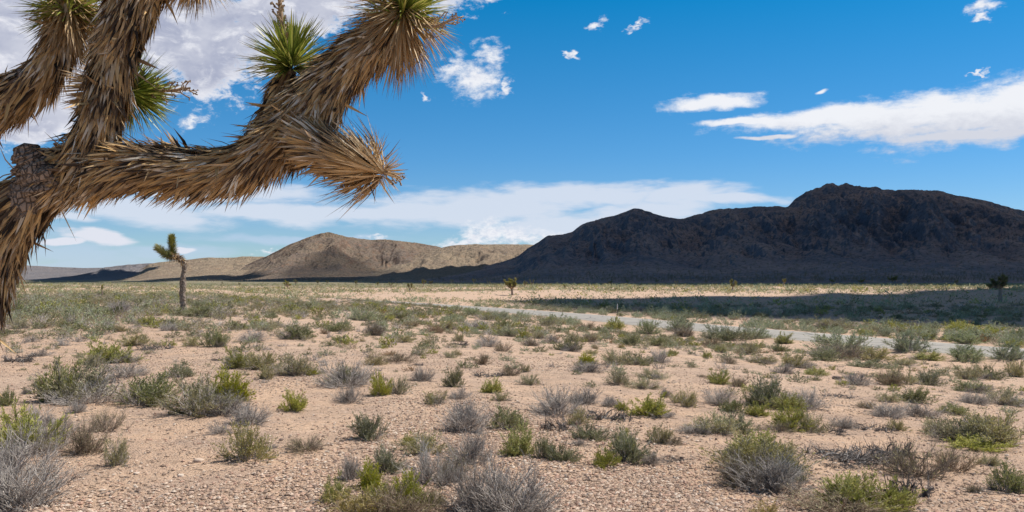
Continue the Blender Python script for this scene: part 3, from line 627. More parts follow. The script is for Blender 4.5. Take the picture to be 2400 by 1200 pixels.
# labels
def col_of(px, names): return names[min(int(px/2400*len(names)), len(names)-1)]
def region(px, py):
    if py > 1100: return col_of(px, ['at the lower corner under the big trunk', 'on stony ground below the limb', 'at the bottom edge mid picture', 'at the bottom edge on smooth sand', 'below the dead branch heaps', 'in the lower corner beyond the dead branches'])
    if py > 990: return col_of(px, ['on gravel low beside the trunk', 'on open gravel below the limb', 'on gravel low mid picture', 'on pink sand right of middle', 'above the dead branch heaps', 'by the side edge above the corner'])
    if py > 900: return col_of(px, ['on gravel beside the trunk', 'on the gravel rise mid height', 'on open gravel at middle', 'at the foot of the gravel rise', 'on sand short of the road', 'on sand near the side edge'])
    if py > 830: return col_of(px, ['on upper gravel beside the trunk', 'on upper gravel below the limb', 'on the upper middle gravel', 'on the slope below the road', 'close below the road', 'close below the road bend edge'])
    if py > 775: return col_of(px, ['on the rise crest by the trunk', 'on the rise crest under the limb', 'on the rise crest at middle', 'on the slope toward the road', 'along the road verge', 'along the far road verge'])
    return col_of(px, ['in the scrub belt near the trunk', 'in the scrub belt by the small tree', 'in the middle scrub belt', 'in scrub beside the marker post', 'in scrub by the road', 'in scrub across the road'])
ORD = ['first', 'second', 'third', 'fourth', 'fifth', 'sixth', 'seventh', 'eighth', 'ninth', 'tenth', 'eleventh', 'twelfth', 'thirteenth', 'fourteenth', 'fifteenth', 'sixteenth']
cells = {}
for i, it in enumerate(items):
    it.append('small' if it[3] < .5 else 'large' if it[3] > 1.15 else 'mid sized')
    cells.setdefault((it[5], it[6], region(it[0], it[1])), []).append(i)
LAB = {}
for (k, sz, rg), ids in cells.items():
    ids.sort(key=lambda i: items[i][0])
    for j, i in enumerate(ids):
        if len(ids) == 1: LAB[i] = f'{sz} {KINDS[k][0]} {rg}'
        else: LAB[i] = f'{ORD[j]} from left, {sz} {KINDS[k][0]} {rg}'
        if len(LAB[i].split()) > 16: LAB[i] = LAB[i].replace(' with twiggy base', '').replace(' fine stemmed', '').replace('mid sized', 'medium').replace('heap of dead grey branches', 'dead branch heap').replace('sage green domed', 'sage')
GRP = {'W': 'heaps of dead branches lying on the desert', 'S': 'bare grey shrubs on the desert', 'T': 'dry brown shrubs on the desert', 'Y': 'straw yellow tussocks', 'R': 'rusty dry tufts'}
for i, it in enumerate(items):
    px, py, h, wm, hm, k = it[:6]
    stm, fol = PROTO[k][R0.randint(len(PROTO[k]))]
    nm = {'W': 'dead_branches', 'Y': 'grass_tussock', 'R': 'dry_tuft'}.get(k, 'desert_shrub')
    cat = {'W': 'dead branches', 'Y': 'tussock', 'R': 'tussock'}.get(k, 'shrub')
    depth = wm*.35
    t = thing(nm, LAB[i], cat, (h[0], h[1]+depth, gz(h[0], h[1]+depth)-.01), None, GRP.get(k, 'green shrubs on the desert'))
    t.rotation_euler = (0, 0, R0.uniform(0, 6.283)); t.scale = (wm*1.26, wm*R0.uniform(1.1, 1.3), hm/KINDS[k][6]*1.06)
    ob('stems', stm, t)
    if fol: ob('foliage', fol, t)
    if k in 'GODT' and wm > .45 and R0.rand() < .5:      # dead brush hanging on at one side of the live plant
        dt = ob('dead_twigs', PROTO['S'][R0.randint(5)][0], t, (R0.uniform(-.3, .3), R0.uniform(-.35, .1), 0)); dt.scale = (.85, .85, R0.uniform(.5, .85)); dt.rotation_euler = (0, 0, R0.uniform(0, 6))

# ------------------------------------------------------------------ distant shrub cover (uncountable)
def scatter_far():
    R = np.random.RandomState(77)
    lib = {}
    for k in 'ODPSGTR':
        for v in range(3):
            lib.setdefault((k, 0), []).append(shrub_geo(k, 900+v+ord(k), .2, 1.5))
            lib.setdefault((k, 1), []).append(shrub_geo(k if k not in 'ST' else 'O', 950+v+ord(k), .05, 4.5))
    groups = {k: Acc() for k in 'ODPSGTR'}
    # candidate plants in plan, in a fan ahead of the camera
    N = 82000
    u = R.uniform(-.66, .66, N); d = np.exp(R.uniform(math.log(13), math.log(800), N))
    x = u*d; y = d
    tt = .91*x+.41*y
    zz = ground(x, y); py = HY+(CAMZ-zz)/y*F; px = 1200+u*F
    rd = road_dist(x, y)
    patch = fbm(x/14, y/14, 3, 41)*.5+.5
    # density by ground: sparse on the pinkish sandy flat beyond the road, dense in the scrub belt
    sandy = sst(150, 195, y)*sst(330, 290, y)*sst(-75, -20, x)
    dens = .66*np.ones(N)
    dens = dens*(1-.30*sandy)*(1-.72*sst(14, 30, rd)*sst(46, 55, tt)*sst(215, 175, y))*(1+1.0*sst(220, 320, y))
    belt = sst(38, 55, y)*sst(-2, 10, rd)*(1-sst(140, 200, y)); dens = dens*(.75+.6*belt)
    dens = dens*(.22+1.2*sst(.30, .56, patch))
    lim = np.where(px < 950, 748, 745+(px-950)*.045)
    dens = dens*np.where(py > lim, .62*np.exp(-(py-lim)/45)+.07, 1.0)
    dens = dens*np.where((rd < 11) & (tt < 44) & (x < 7), 3.0, 1.0)*np.where((rd < 26) & (rd > 9) & (tt < 44) & (x > 6), 2.6, 1.0)
    nearcut = (py < 1180) | ((rd > 4.5) & (tt > 46) & (y < 140))
    ok = (R.uniform(0, 1, N) < dens) & nearcut & (rd > 4.8) & ~((rd < 10) & (tt < 43) & (x > 6))
    # thin by distance so that counts stay sane: keep prob
    keep = R.uniform(0, 1, N) < np.clip(.42+.58*sst(40, 200, d), 0, 1)
    sel = np.where(ok & keep)[0]
    ptak = [(i[2][0], i[2][1]+i[3]*.35, i[3]) for i in items]
    pt = np.array(ptak)
    for j in sel:
        if d[j] < 160 and np.min(np.hypot(pt[:, 0]-x[j], pt[:, 1]-y[j])-pt[:, 2]*.5) < .35: continue
        k = belt_kind(px[j], py[j], R)
        if d[j] > 100 and k in 'GR' and R.rand() < .6: k = 'O'
        if rd[j] < 9 and y[j] > 60 and R.rand() < .6: k = 'P'
        if tt[j] > 50 and y[j] < 110 and rd[j] < 30 and R.rand() < .35: k = 'P'
        k = k if k in groups else 'O'
        fr = int(d[j] > 130); st, lv = lib[(k, fr)][R.randint(3)]
        wd = (.4+1.2*R.uniform(0, 1)**1.6)*(1+.7*(d[j] > 220))
        if py[j] > lim[j] and rd[j] > 9 and tt[j] < 44: wd *= .22+.6*math.exp(-(py[j]-lim[j])/45)
        shady = tt[j] > 55 and 85 < y[j] < 240 and x[j] > 0
        if shady: wd *= 1.35
        hh = wd*R.uniform(.5, .85)
        an = R.uniform(0, 6.28); ca, sa = math.cos(an), math.sin(an)
        for A, mslot, frac in ((st, 0, 1), (lv, 1, 1)):
            if A is None: continue
            if mslot == 0 and d[j] > 130: continue
            V = np.concatenate(A.V)*np.array([wd, wd, hh])
            V = np.stack([V[:, 0]*ca-V[:, 1]*sa+x[j], V[:, 0]*sa+V[:, 1]*ca+y[j], V[:, 2]+zz[j]], -1)
            Qs = np.concatenate(A.Q) if A.Q else None; Ts = np.concatenate(A.T) if A.T else None
            groups[k].add(V, Qs, Ts, np.concatenate(A.A['rnd'])*.8+R.uniform(-.05, .25), None, mslot)
    root = None
    for k, A in groups.items():
        if not A.n: continue
        me = A.mesh('desert_scrub', [KINDS[k][1], KINDS[k][2]], False)
        o = ob('desert_scrub', me); o['kind'] = 'stuff'; o['label'] = 'far scrub of '+KINDS[k][0]+'s covering the plain'
        print('scrub', k, A.n)
scatter_far()

# ------------------------------------------------------------------ gravel, pebbles and twig litter near the camera
def pebble_mat():
    m, t = mat('pebble', .9)
    c = t.ramp(attr(t, 'rnd'), [(0, (.20, .145, .12)), (.25, (.38, .27, .20)), (.5, (.50, .37, .28)), (.7, (.44, .27, .20)), (.85, (.60, .46, .36)), (1, (.62, .52, .43))])
    t.put(t.p.inputs['Base Color'], c); return m
M_peb = pebble_mat()
def pebbles(name, n, smin, smax, seed, rmax, label):
    R = np.random.RandomState(seed)
    ico = np.array([(0, 0, 1), (.9, 0, .3), (.28, .86, .35), (-.72, .52, .3), (-.7, -.55, .35), (.3, -.85, .3), (0, 0, -.6)], float)
    tri = np.array([(0, 1, 2), (0, 2, 3), (0, 3, 4), (0, 4, 5), (0, 5, 1), (6, 2, 1), (6, 3, 2), (6, 4, 3), (6, 5, 4), (6, 1, 5)])
    u = R.uniform(-.68, .68, n*3); d = 1/(R.uniform(1/rmax, 1/5.0, n*3)); x = u*d; y = d
    stony = sst(.36, .62, fbm(x/4.5, y/4.5, 3, 61)*.5+.5)*(.16+.84*sst(2.8, -1.2, x-.12*y))+.10
    k = np.where(R.uniform(0, 1, n*3) < stony)[0][:n]; x, y = x[k], y[k]; n = len(x)
    z = np.array([gz(a_, b_) for a_, b_ in zip(x, y)])
    s = smin+(smax-smin)*R.uniform(0, 1, n)**3.2
    sc = np.stack([s*R.uniform(.7, 1.5, n), s*R.uniform(.7, 1.2, n), s*R.uniform(.5, 1.0, n)], -1)
    an = R.uniform(0, 6.28, n); ca, sa = np.cos(an), np.sin(an)
    V = ico[None]*(1+R.uniform(-.22, .22, (n, 7, 1)))*sc[:, None, :]*.5
    V = np.stack([V[..., 0]*ca[:, None]-V[..., 1]*sa[:, None]+x[:, None], V[..., 0]*sa[:, None]+V[..., 1]*ca[:, None]+y[:, None], V[..., 2]+z[:, None]+sc[:, 2:3]*.05], -1)
    T = (np.arange(n)[:, None, None]*7+tri[None]).reshape(-1, 3)
    me = mesh_np(name, V, None, T, {'rnd': np.repeat(R.uniform(0, 1, n), 7)}, [M_peb], None, False)
    o = ob(name, me); o['kind'] = 'stuff'; o['label'] = label
pebbles('gravel', 120000, .011, .046, 21, 40, 'gravel of small tan and rust stones over the near desert')
def litter():
    R = np.random.RandomState(31); n = 5200; A = Acc()
    cen = np.array([(i[2][0], i[2][1], i[3]) for i in items if i[2][1] < 40])
    k = R.randint(0, len(cen), n); r = cen[k, 2]*(.35+np.abs(R.normal(0, .45, n))); a_ = R.uniform(0, 6.28, n)
    x = cen[k, 0]+r*np.cos(a_); y = cen[k, 1]+cen[k, 2]*.35+r*np.sin(a_)
    m_ = n//3; u = R.uniform(-.66, .66, m_); d = 1/R.uniform(1/35, 1/5, m_); x[:m_] = u*d; y[:m_] = d
    z = np.array([gz(p, q) for p, q in zip(x, y)])+.008
    L = R.uniform(.02, .16, n)*np.where(np.arange(n) < m_, .6, 1); an = R.uniform(0, 6.28, n); D = np.stack([np.cos(an), np.sin(an), R.uniform(-.05, .15, n)], -1)
    b = np.stack([x, y, z], -1); P = np.stack([b, b+D*L[:, None]*.5+R.normal(0, .006, (n, 3)), b+D*L[:, None]], 1)
    tubes(A, P, np.tile([.0026, .0024, .0012], (n, 1)), 3, R.uniform(0, 1, n))
    o = ob('twig_litter', A.mesh('twig_litter', [TWIG_D])); o['kind'] = 'stuff'; o['label'] = 'fallen twigs and dry debris scattered between the shrubs'
litter()
def stone(px, py, wp, hp, tint, label, seed):
    h = hit(px, py, BG); R = random.Random(seed)
    bm = bmesh.new(); bmesh.ops.create_icosphere(bm, subdivisions=3, radius=.5)
    for v in bm.verts:
        n_ = 1+.22*float(fbm(np.array([v.co.x*2.3+seed]), np.array([v.co.y*2.3+v.co.z*2]), 3, seed)[0])
        v.co *= n_; v.co.x = max(-.42, min(.44, v.co.x)); v.co.z = max(-.3, min(.33, v.co.z))
    me = bpy.data.meshes.new('stone'); bm.to_mesh(me); bm.free()
    a_ = me.attributes.new('rnd', 'FLOAT', 'POINT'); a_.data.foreach_set('value', np.full(len(me.vertices), tint, np.float32)); me.materials.append(M_peb)
    t = thing('stone', label, 'stone', (h[0], h[1], h[2]+hp/F*h[1]*.2), me, 'single larger stones')
    t.scale = (wp/F*h[1], wp/F*h[1]*.7, hp/F*h[1]*1.3); t.rotation_euler = (0, 0, R.uniform(0, 3))
for q in [(466, 1082, 30, 11, .86, 'flat pale tan stone on the gravel below the limb'), (423, 1117, 18, 9, 1.0, 'small white flat stone on the stony ground'), (544, 1152, 16, 11, .0, 'dark brown stone near the bottom edge'), (320, 1111, 17, 7, .95, 'pale grey stone on gravel beside the trunk side shrubs'),
          (1962, 889, 26, 12, .05, 'dark flat stone beside a grey shrub below the road'), (448, 1157, 14, 8, .8, 'light tan stone low on the gravel'), (534, 1190, 20, 10, .6, 'reddish tan stone at the bottom edge'), (1598, 1079, 10, 14, .0, 'small dark stone right of the lying dead wood')]:
    stone(*q, seed=int(q[0]))
# ------------------------------------------------------------------ joshua trees
DEAD = leafmat('dead_yucca_leaf', [(0, (.035, .025, .018)), (.20, (.16, .10, .06)), (.38, (.50, .33, .16)), (.62, (.72, .47, .20)), (.82, (.60, .46, .30)), (1, (.92, .82, .66))], tip=(.16, .11, .08), trans=.12, objvar=0, rough=.7, tipstart=.75)
TAN = leafmat('tan_yucca_leaf', [(0, (.28, .18, .085)), (.35, (.52, .35, .17)), (.7, (.68, .49, .27)), (1, (.80, .66, .46))], tip=(.20, .13, .09), trans=.15, objvar=0, rough=.6, tipstart=.7)
GREEN = leafmat('green_yucca_leaf', [(0, (.07, .10, .02)), (.4, (.20, .26, .04)), (.75, (.38, .42, .08)), (1, (.66, .62, .20))], tip=(.22, .14, .06), trans=.2, objvar=0, rough=.45, spec=.5, tipstart=.78)
def bark_mat(name, a_, b_, sc=1.0):
    m, t = mat(name, .95); g = t.new('ShaderNodeTexCoord').outputs['Object']
    v = t.new('ShaderNodeTexVoronoi', dict(feature='DISTANCE_TO_EDGE')); t.put(v.inputs['Vector'], t.mapping(g, scale=(1, 1, .55))); v.inputs['Scale'].default_value = 26*sc
    n = t.noise(g, 14*sc, 6, .7)
    c = t.mix(n, a_, b_); c = t.mix(t.m('MULTIPLY', t.ss(v.outputs['Distance'], .09, .0), t.ss(t.noise(g, 9*sc, 3), .35, .6)), c, tuple(x*.45 for x in a_))
    t.put(t.p.inputs['Base Color'], c); bump(t, t.m('ADD', t.ss(v.outputs['Distance'], 0, .15), t.m('MULTIPLY', n, .7)), 1.0, .02/sc)
    return m
BARK = bark_mat('yucca_bark', (.20, .15, .12), (.44, .35, .28), 1.5)
BARK_G = bark_mat('weathered_grey_bark', (.16, .12, .09), (.55, .46, .38), .35)
STALK = leafmat('dry_flower_stalk', [(0, (.20, .13, .08)), (.5, (.36, .25, .16)), (1, (.52, .40, .28))], trans=0, objvar=0, rough=.8)
def frames(P):
    T = norm(np.gradient(P, axis=0)); ref = np.array([0, 1., 0.02]); A = norm(np.cross(T, ref)); B = np.cross(T, A)
    return T, A, B
def limb_core(acc, P, Rr, sides=18, seed=0, rough_=.10, mat=0, cap=True):
    T, A, B = frames(P); n = len(P); an = np.arange(sides)*2*math.pi/sides
    rn = 1+rough_*fbm(np.arange(n)[:, None]*.35+seed, np.cos(an)[None, :]*1.5+np.sin(an)[None, :]*.9, 3, seed)*2
    V = P[:, None]+(A[:, None]*np.cos(an)[None, :, None]+B[:, None]*np.sin(an)[None, :, None])*(Rr[:, None]*rn)[..., None]
    idx = np.arange(n*sides).reshape(n, sides); a_, b_ = idx[:-1], idx[1:]
    Qc = np.stack([a_, np.roll(a_, -1, 1), np.roll(b_, -1, 1), b_], -1).reshape(-1, 4)
    V = V.reshape(-1, 3); Tt = None
    if cap:
        V = np.vstack([V, P[-1][None]+T[-1][None]*Rr[-1]*.5]); Tt = np.stack([idx[-1], np.roll(idx[-1], -1), np.full(sides, n*sides)], -1)
    acc.add(V, Qc, Tt, .5, 0, mat)
def shag(acc, P, Rr, n, L, seed, alpha=(10, 34), droop=.35, wd=.011, dens=None, mat=1, bright=0.0, messy=.11, bend=.5, tiprange=(0, 1), skip=None):
    """dead leaves folded back along a limb; P runs from the base to the tip"""
    R = np.random.RandomState(seed); T, A, B = frames(P); m_ = len(P)-1; n = int(n*.62) if n > 1000 else n; L = L*.80
    seg = np.r_[0, np.cumsum(np.linalg.norm(np.diff(P, axis=0), axis=1))]; tot = seg[-1]
    u = R.uniform(tiprange[0], tiprange[1], n)*tot
    k = np.interp(u, seg, np.arange(len(P)))
    i0 = np.clip(k.astype(int), 0, m_-1); f = (k-i0)[:, None]
    Pc = P[i0]*(1-f)+P[i0+1]*f; Tc = norm(T[i0]*(1-f)+T[i0+1]*f); Ac = A[i0]*(1-f)+A[i0+1]*f; Bc = B[i0]*(1-f)+B[i0+1]*f
    rc = Rr[i0]*(1-f[:, 0])+Rr[i0+1]*f[:, 0]
    ph = R.uniform(0, 2*math.pi, n); N = norm(Ac*np.cos(ph)[:, None]+Bc*np.sin(ph)[:, None])
    cl = vnoise(u*9+seed, ph*1.6, seed)            # clumps
    al = np.radians(alpha[0]+(alpha[1]-alpha[0])*np.clip(cl*.8+R.uniform(0, .7, n)-.15, 0, 1.5))
    side = np.cross(Tc, N)
    D = -Tc*np.cos(al)[:, None]+N*np.sin(al)[:, None]+side*(R.normal(0, .17, n)+.35*(vnoise(u*5+3*seed, ph*1.1+4, seed+5)-.5))[:, None]
    ms = R.uniform(0, 1, n) < messy; D[ms] += R.normal(0, .45, (ms.sum(), 3))
    under = np.clip(.55-N[:, 2]*.6, .12, 1.1)
    D = D+np.array([0, 0, -1.])*(droop*under)[:, None]
    D = norm(D); dn = (D*N).sum(1); fix = dn < .10; D[fix] += N[fix]*(.14-dn[fix])[:, None]; D = norm(D)
    Ln = L*R.uniform(.5, 1.25, n)
    base = Pc+N*(rc*R.uniform(.80, 1.03, n))[:, None]
    tint = np.clip(.08+.58*cl+R.normal(0, .27, n)+bright+.05, 0, 1)
    if skip is not None:
        kp = ~skip(base); base, D, Ln, N, tint = base[kp], D[kp], Ln[kp], N[kp], tint[kp]; n = len(base)
    blades(acc, base, D, Ln, wd*1.7*R.uniform(.55, 1.3, n), N, tint, bend=R.uniform(-.3, 1, n)*bend, mat=mat)
def rosette_mesh(c, axis, L, n, th, seed, wd=.012, mats=(GREEN,), tint=(.2, .9), depth=.10, pw=.8, droop=0.0, brown=None):
    R = np.random.RandomState(seed); acc = Acc(); axis = norm(np.array(axis, float)); ref = np.array([0, 1., 0]) if abs(axis[1]) < .9 else np.array([1., 0, 0])
    A = norm(np.cross(axis, ref)); B = np.cross(axis, A)
    q = R.uniform(0, 1, n)**pw; t = np.radians(th[0]+(th[1]-th[0])*q)+R.normal(0, .07, n); ph = R.uniform(0, 2*math.pi, n)
    side = A*np.cos(ph)[:, None]+B*np.sin(ph)[:, None]
    D = axis*np.cos(t)[:, None]+side*np.sin(t)[:, None]+np.array([0, 0, -1.])*droop*np.abs(np.sin(t))[:, None]
    base = c+axis*((.5-q)*depth)[:, None]+side*.028
    Ln = L*R.uniform(.72, 1.1, n)*(.75+.25*np.sin(np.clip(t, .4, 2)))
    ti = np.clip(tint[0]+(tint[1]-tint[0])*(R.uniform(0, 1, n)), 0, 1)
    blades(acc, base, norm(D), Ln, wd*R.uniform(.85, 1.15, n), norm(axis*.9+side*.1+R.normal(0, .12, (n, 3))), ti, bend=R.uniform(-.2, .5, n), fold=.3, mat=0)
    return acc
def stalk_acc(P, r, nb, bl, seed):
    R = np.random.RandomState(seed); acc = Acc(); P = spline(P, 8); n = len(P)
    tubes(acc, P[None], np.linspace(r, r*.45, n)[None], 6, np.array([.5])); T = norm(np.gradient(P, axis=0))
    k = np.linspace(n*.12, n-2, nb).astype(int); PP, RR_ = [], []
    for j, i in enumerate(k):
        a_ = j*2.4+R.uniform(-.4, .4); d = norm(np.cross(T[i], [0, 1, .2])); e = np.cross(T[i], d)
        d = norm(d*math.cos(a_)+e*math.sin(a_)+T[i]*.55); L = bl*R.uniform(.6, 1.2)*(1-.45*i/n)
        m_ = P[i]+d*L*.5; tip = P[i]+d*L+T[i]*L*.35
        PP.append([P[i], m_, tip]); RR_.append([r*.30, r*.25, r*.36])
        for _ in range(3):
            q = m_+(tip-m_)*R.rand(); dd = norm(d+R.normal(0, .8, 3)); PP.append([q, q+dd*L*.16, q+dd*L*.28]); RR_.append([r*.18, r*.2, r*.42])
    tubes(acc, np.array(PP), np.array(RR_), 5, R.uniform(.3, 1, len(PP))); return acc

D0 = 4.5
def TP(lst):
    """control points (px, py, r px, depth offset) -> world path + radii (m)"""
    P = np.array([px2w(a_, b_, D0+dd) for a_, b_, r_, dd in lst]); Rr = np.array([r_/F*(D0+dd) for a_, b_, r_, dd in lst])
    Q4 = spline(np.hstack([P, Rr[:, None]]), 12); return Q4[:, :3], Q4[:, 3]
def hero():
    gb = gz(px2w(-95, 900, D0)[0], D0)
    base = np.array([px2w(-95, 900, D0)[0], D0, gb-.03])
    root = thing('joshua_tree', 'huge shaggy joshua tree with thick trunk and limbs at the side of the view', 'tree', tuple(base))
    def part(name, acc, mats, label=None, parent=None):
        me = acc.mesh(name, mats); o = ob(name, me, parent or root)
        o.matrix_parent_inverse = o.matrix_parent_inverse
        me.transform(__import__('mathutils').Matrix.Translation(-Vector(base.tolist())))
        if label: o['label'] = label
        return o
    core = .62
    pyb = HY+(CAMZ-gb)/D0*F
    trunk_c = [(-165, pyb+10, 105, 0), (-160, pyb-90, 90, 0), (-150, 1150, 84, 0), (-125, 950, 80, 0), (-92, 800, 76, 0), (-45, 680, 74, 0), (0, 560, 78, 0), (62, 470, 84, 0), (125, 410, 80, 0), (185, 375, 66, 0), (215, 350, 50, 0)]
    up_c = [(190, 400, 74, 0), (218, 340, 70, -.02), (236, 280, 62, -.03), (250, 220, 57, -.03), (262, 160, 56, -.02), (278, 100, 60, 0), (300, 40, 68, 0), (330, -30, 76, .02), (380, -100, 74, .05), (430, -150, 60, .08)]
    right_c = [(170, 410, 66, 0), (240, 398, 58, -.03), (310, 385, 56, -.05), (390, 388, 54, -.06), (470, 396, 56, -.06), (550, 388, 58, -.05), (620, 358, 62, -.05), (675, 315, 68, -.04), (720, 268, 80, -.02), (757, 215, 78, 0), (800, 165, 66, .02), (850, 120, 56, .03), (895, 85, 48, .03), (935, 50, 36, .03)]
    left_c = [(-60, 640, 60, .25), (-110, 540, 60, .3), (-125, 430, 60, .32), (-95, 330, 58, .34), (-45, 270, 60, .35), (20, 230, 62, .36), (80, 190, 60, .36), (120, 145, 52, .36), (142, 95, 48, .36), (156, 45, 46, .36), (165, -10, 40, .36)]
    sub_c = [(600, 352, 40, .05), (630, 300, 40, .07), (650, 250, 37, .08), (665, 205, 32, .08), (680, 165, 26, .08)]
    low_c = [(690, 320, 50, -.08), (735, 338, 44, -.14), (785, 362, 34, -.18), (830, 385, 26, -.2), (875, 402, 20, -.2)]
    hid_c = [(225, 300, 34, .12), (240, 262, 32, .22), (262, 232, 28, .28), (290, 215, 24, .3)]
    def branch(name, ctrl, n, L, seed, sides=18, label=None, mats=None, **kw):
        P, Rr = TP(ctrl); Rc = Rr*core; acc = Acc(); limb_core(acc, P, Rc, sides, seed)
        shag(acc, P, Rc, n, L, seed, **kw)
        return part(name, acc, mats or [BARK, DEAD], label)
    # the knot of bare bark at the elbow carries no leaves
    kc = px2w(82, 400, D0-.12)
    skip = lambda b: (np.linalg.norm((b-kc)*np.array([1, .6, .75]), axis=1) < .125) & (np.random.RandomState(1).uniform(0, 1, len(b)) < .93)
    branch('trunk', trunk_c, 9500, .25, 1, 22, None, alpha=(8, 26), droop=.30, bright=-.02, skip=skip)
    branch('limb', up_c, 7200, .23, 2, 20, 'upright limb wrapped in dead leaves', alpha=(7, 22), droop=.25, bright=.02)
    branch('limb', right_c[:8], 5600, .23, 3, 20, 'long horizontal limb with hanging dead leaves', alpha=(8, 26), droop=.48, messy=.13, bright=.05)
    branch('limb', right_c[7:], 4600, .235, 4, 20, 'rising outer end of the horizontal limb', alpha=(12, 34), droop=.42, bright=.12)
    branch('limb', left_c, 6000, .21, 5, 18, 'rear limb leaning in from the side with pale leaf stubs', alpha=(8, 28), droop=.4, bright=.10)
    branch('branch', sub_c, 1500, .20, 6, 14, 'short upright side branch', alpha=(10, 30), droop=.3, bright=.05)
    branch('branch', low_c, 900, .22, 7, 14, 'lower side branch ending in a dry tuft', alpha=(14, 38), droop=.35, bright=.15)
    branch('branch', hid_c, 500, .18, 8, 12, 'short branch behind the upright limb', alpha=(14, 40), droop=.3, bright=.15)
    # broken stub with cracked bark
    acc = Acc(); P, Rr = TP([(110, 440, 62, -.03), (92, 405, 55, -.06), (76, 378, 40, -.07), (64, 358, 30, -.08), (60, 346, 24, -.08)])
    limb_core(acc, P, Rr, 26, 9, .22); part('stub', acc, [BARK], 'broken stub of bare cracked bark')
    # leaf heads
    def head(name, pxy, axis, L, n, th, seed, m_, lab, dd=0.0, **kw):
        c = px2w(pxy[0], pxy[1], D0+dd); return part(name, rosette_mesh(c, axis, L, n, th, seed, **kw), [m_], lab)
    head('leaf_rosette', (683, 142), (-.05, -.15, 1), .275, 380, (4, 108), 21, GREEN, 'full green rosette on the short upright branch', .08, tint=(.15, 1))
    head('leaf_rosette', (945, 25), (.30, -.35, 1), .30, 360, (4, 88), 22, GREEN, 'green rosette at the top end of the rising limb', .03, tint=(.2, 1))
    head('dead_leaf_fan', (940, 45), (.35, -.30, 1), .34, 620, (80, 168), 23, TAN, 'tan fan of dry leaves under the top rosette', .03, tint=(.1, .9), depth=.16, droop=.25)
    head('dead_leaf_fan', (868, 396), (.85, -.10, -.42), .31, 400, (122, 170), 24, TAN, 'tan fan of dry leaves on the lower side branch', -.2, tint=(.05, .95), depth=.16, droop=.35)
    head('dead_leaf_fan', (872, 398), (.92, -.1, -.28), .20, 40, (60, 120), 34, TAN, 'loose dry leaves standing off the lower side branch', -.2, tint=(.05, .95), depth=.06)
    head('dead_leaf_fan', (905, 405), (.95, -.2, -.15), .12, 60, (10, 80), 25, TAN, 'small dry tip of the lower side branch', -.2, tint=(.3, 1), depth=.05, wd=.006)
    head('leaf_rosette', (306, 216), (.95, .10, -.12), .28, 360, (6, 105), 26, GREEN, 'green rosette poking out behind the upright limb', .3, tint=(.15, .95))
    head('dead_leaf_fan', (262, 205), (.9, .1, .1), .24, 240, (95, 170), 27, TAN, 'tan dry leaves behind the upright limb', .28, tint=(.1, .7))
    head('leaf_rosette', (160, 20), (-.1, .1, 1), .27, 360, (10, 120), 28, GREEN, 'green rosette on the rear limb', .36, tint=(.15, .9))
    head('dead_leaf_fan', (160, 30), (.05, -.1, 1), .25, 480, (100, 170), 29, TAN, 'tan skirt of dry leaves under the rear rosette', .34, tint=(.05, .8), depth=.2)
    head('dead_leaf_fan', (452, -85), (.6, -.2, .6), .27, 420, (60, 165), 30, DEAD, 'dry leaf fan hanging from the limb above', .08, tint=(.2, .9), droop=.3)
    # flower stalks
    a_ = lambda *q: [px2w(x_, y_, D0+d_) for x_, y_, d_ in q]
    part('flower_stalk', stalk_acc(a_((672, 130, .06), (664, 75, .05), (658, 30, .05), (655, -20, .05), (650, -60, .05)), .017, 34, .055, 41), [STALK], 'dry upright flower stalk above the green rosette')
    part('flower_stalk', stalk_acc(a_((330, 216, .3), (375, 214, .28), (415, 211, .26), (446, 206, .25)), .012, 18, .075, 42), [STALK], 'dry flower stalk pointing sideways past the upright limb')
    part('flower_stalk', stalk_acc(a_((985, 60, -.05), (1020, 62, -.08), (1050, 50, -.1), (1078, 40, -.1)), .010, 16, .07, 43), [STALK], 'thin dry stalk beside the top rosette')
    part('flower_stalk', stalk_acc(a_((890, 402, -.2), (910, 405, -.2), (928, 412, -.2), (940, 420, -.2)), .012, 10, .06, 44), [STALK], 'broken whitish stalk at the dry tip')
hero()

# ---- smaller trees out on the plain
CLUB = leafmat('club_leaf', [(0, (.09, .11, .025)), (.5, (.26, .27, .06)), (1, (.50, .46, .14))], trans=.15, objvar=.15, rough=.5, tip=(.25, .20, .09))
CLUB_FAR = leafmat('far_club_leaf', [(0, (.09, .10, .03)), (.5, (.25, .24, .06)), (1, (.45, .40, .12))], trans=.1, objvar=.2, rough=.6)
def club(acc, P, Rr, n, L, seed, wd, mat=1):
    R = np.random.RandomState(seed); T, A, B = frames(P); k = R.uniform(0, 1, n)*(len(P)-1); i0 = np.clip(k.astype(int), 0, len(P)-2); f = (k-i0)[:, None]
    Pc = P[i0]*(1-f)+P[i0+1]*f; ph = R.uniform(0, 6.283, n); N = A[i0]*np.cos(ph)[:, None]+B[i0]*np.sin(ph)[:, None]
    tf = (k/(len(P)-1))[:, None]
    D = norm(T[i0]*(.25+1.0*tf**2)+N*(1.0-.35*tf)+R.normal(0, .16, (n, 3)))
    blades(acc, Pc+N*(Rr[i0]*.8)[:, None], D, L*R.uniform(.7, 1.1, n), wd*R.uniform(.8, 1.2, n), T[i0]+R.normal(0, .2, (n, 3)), np.clip(.25+.5*tf[:, 0]+R.normal(0, .2, n), 0, 1), mat=mat, cheap=True)
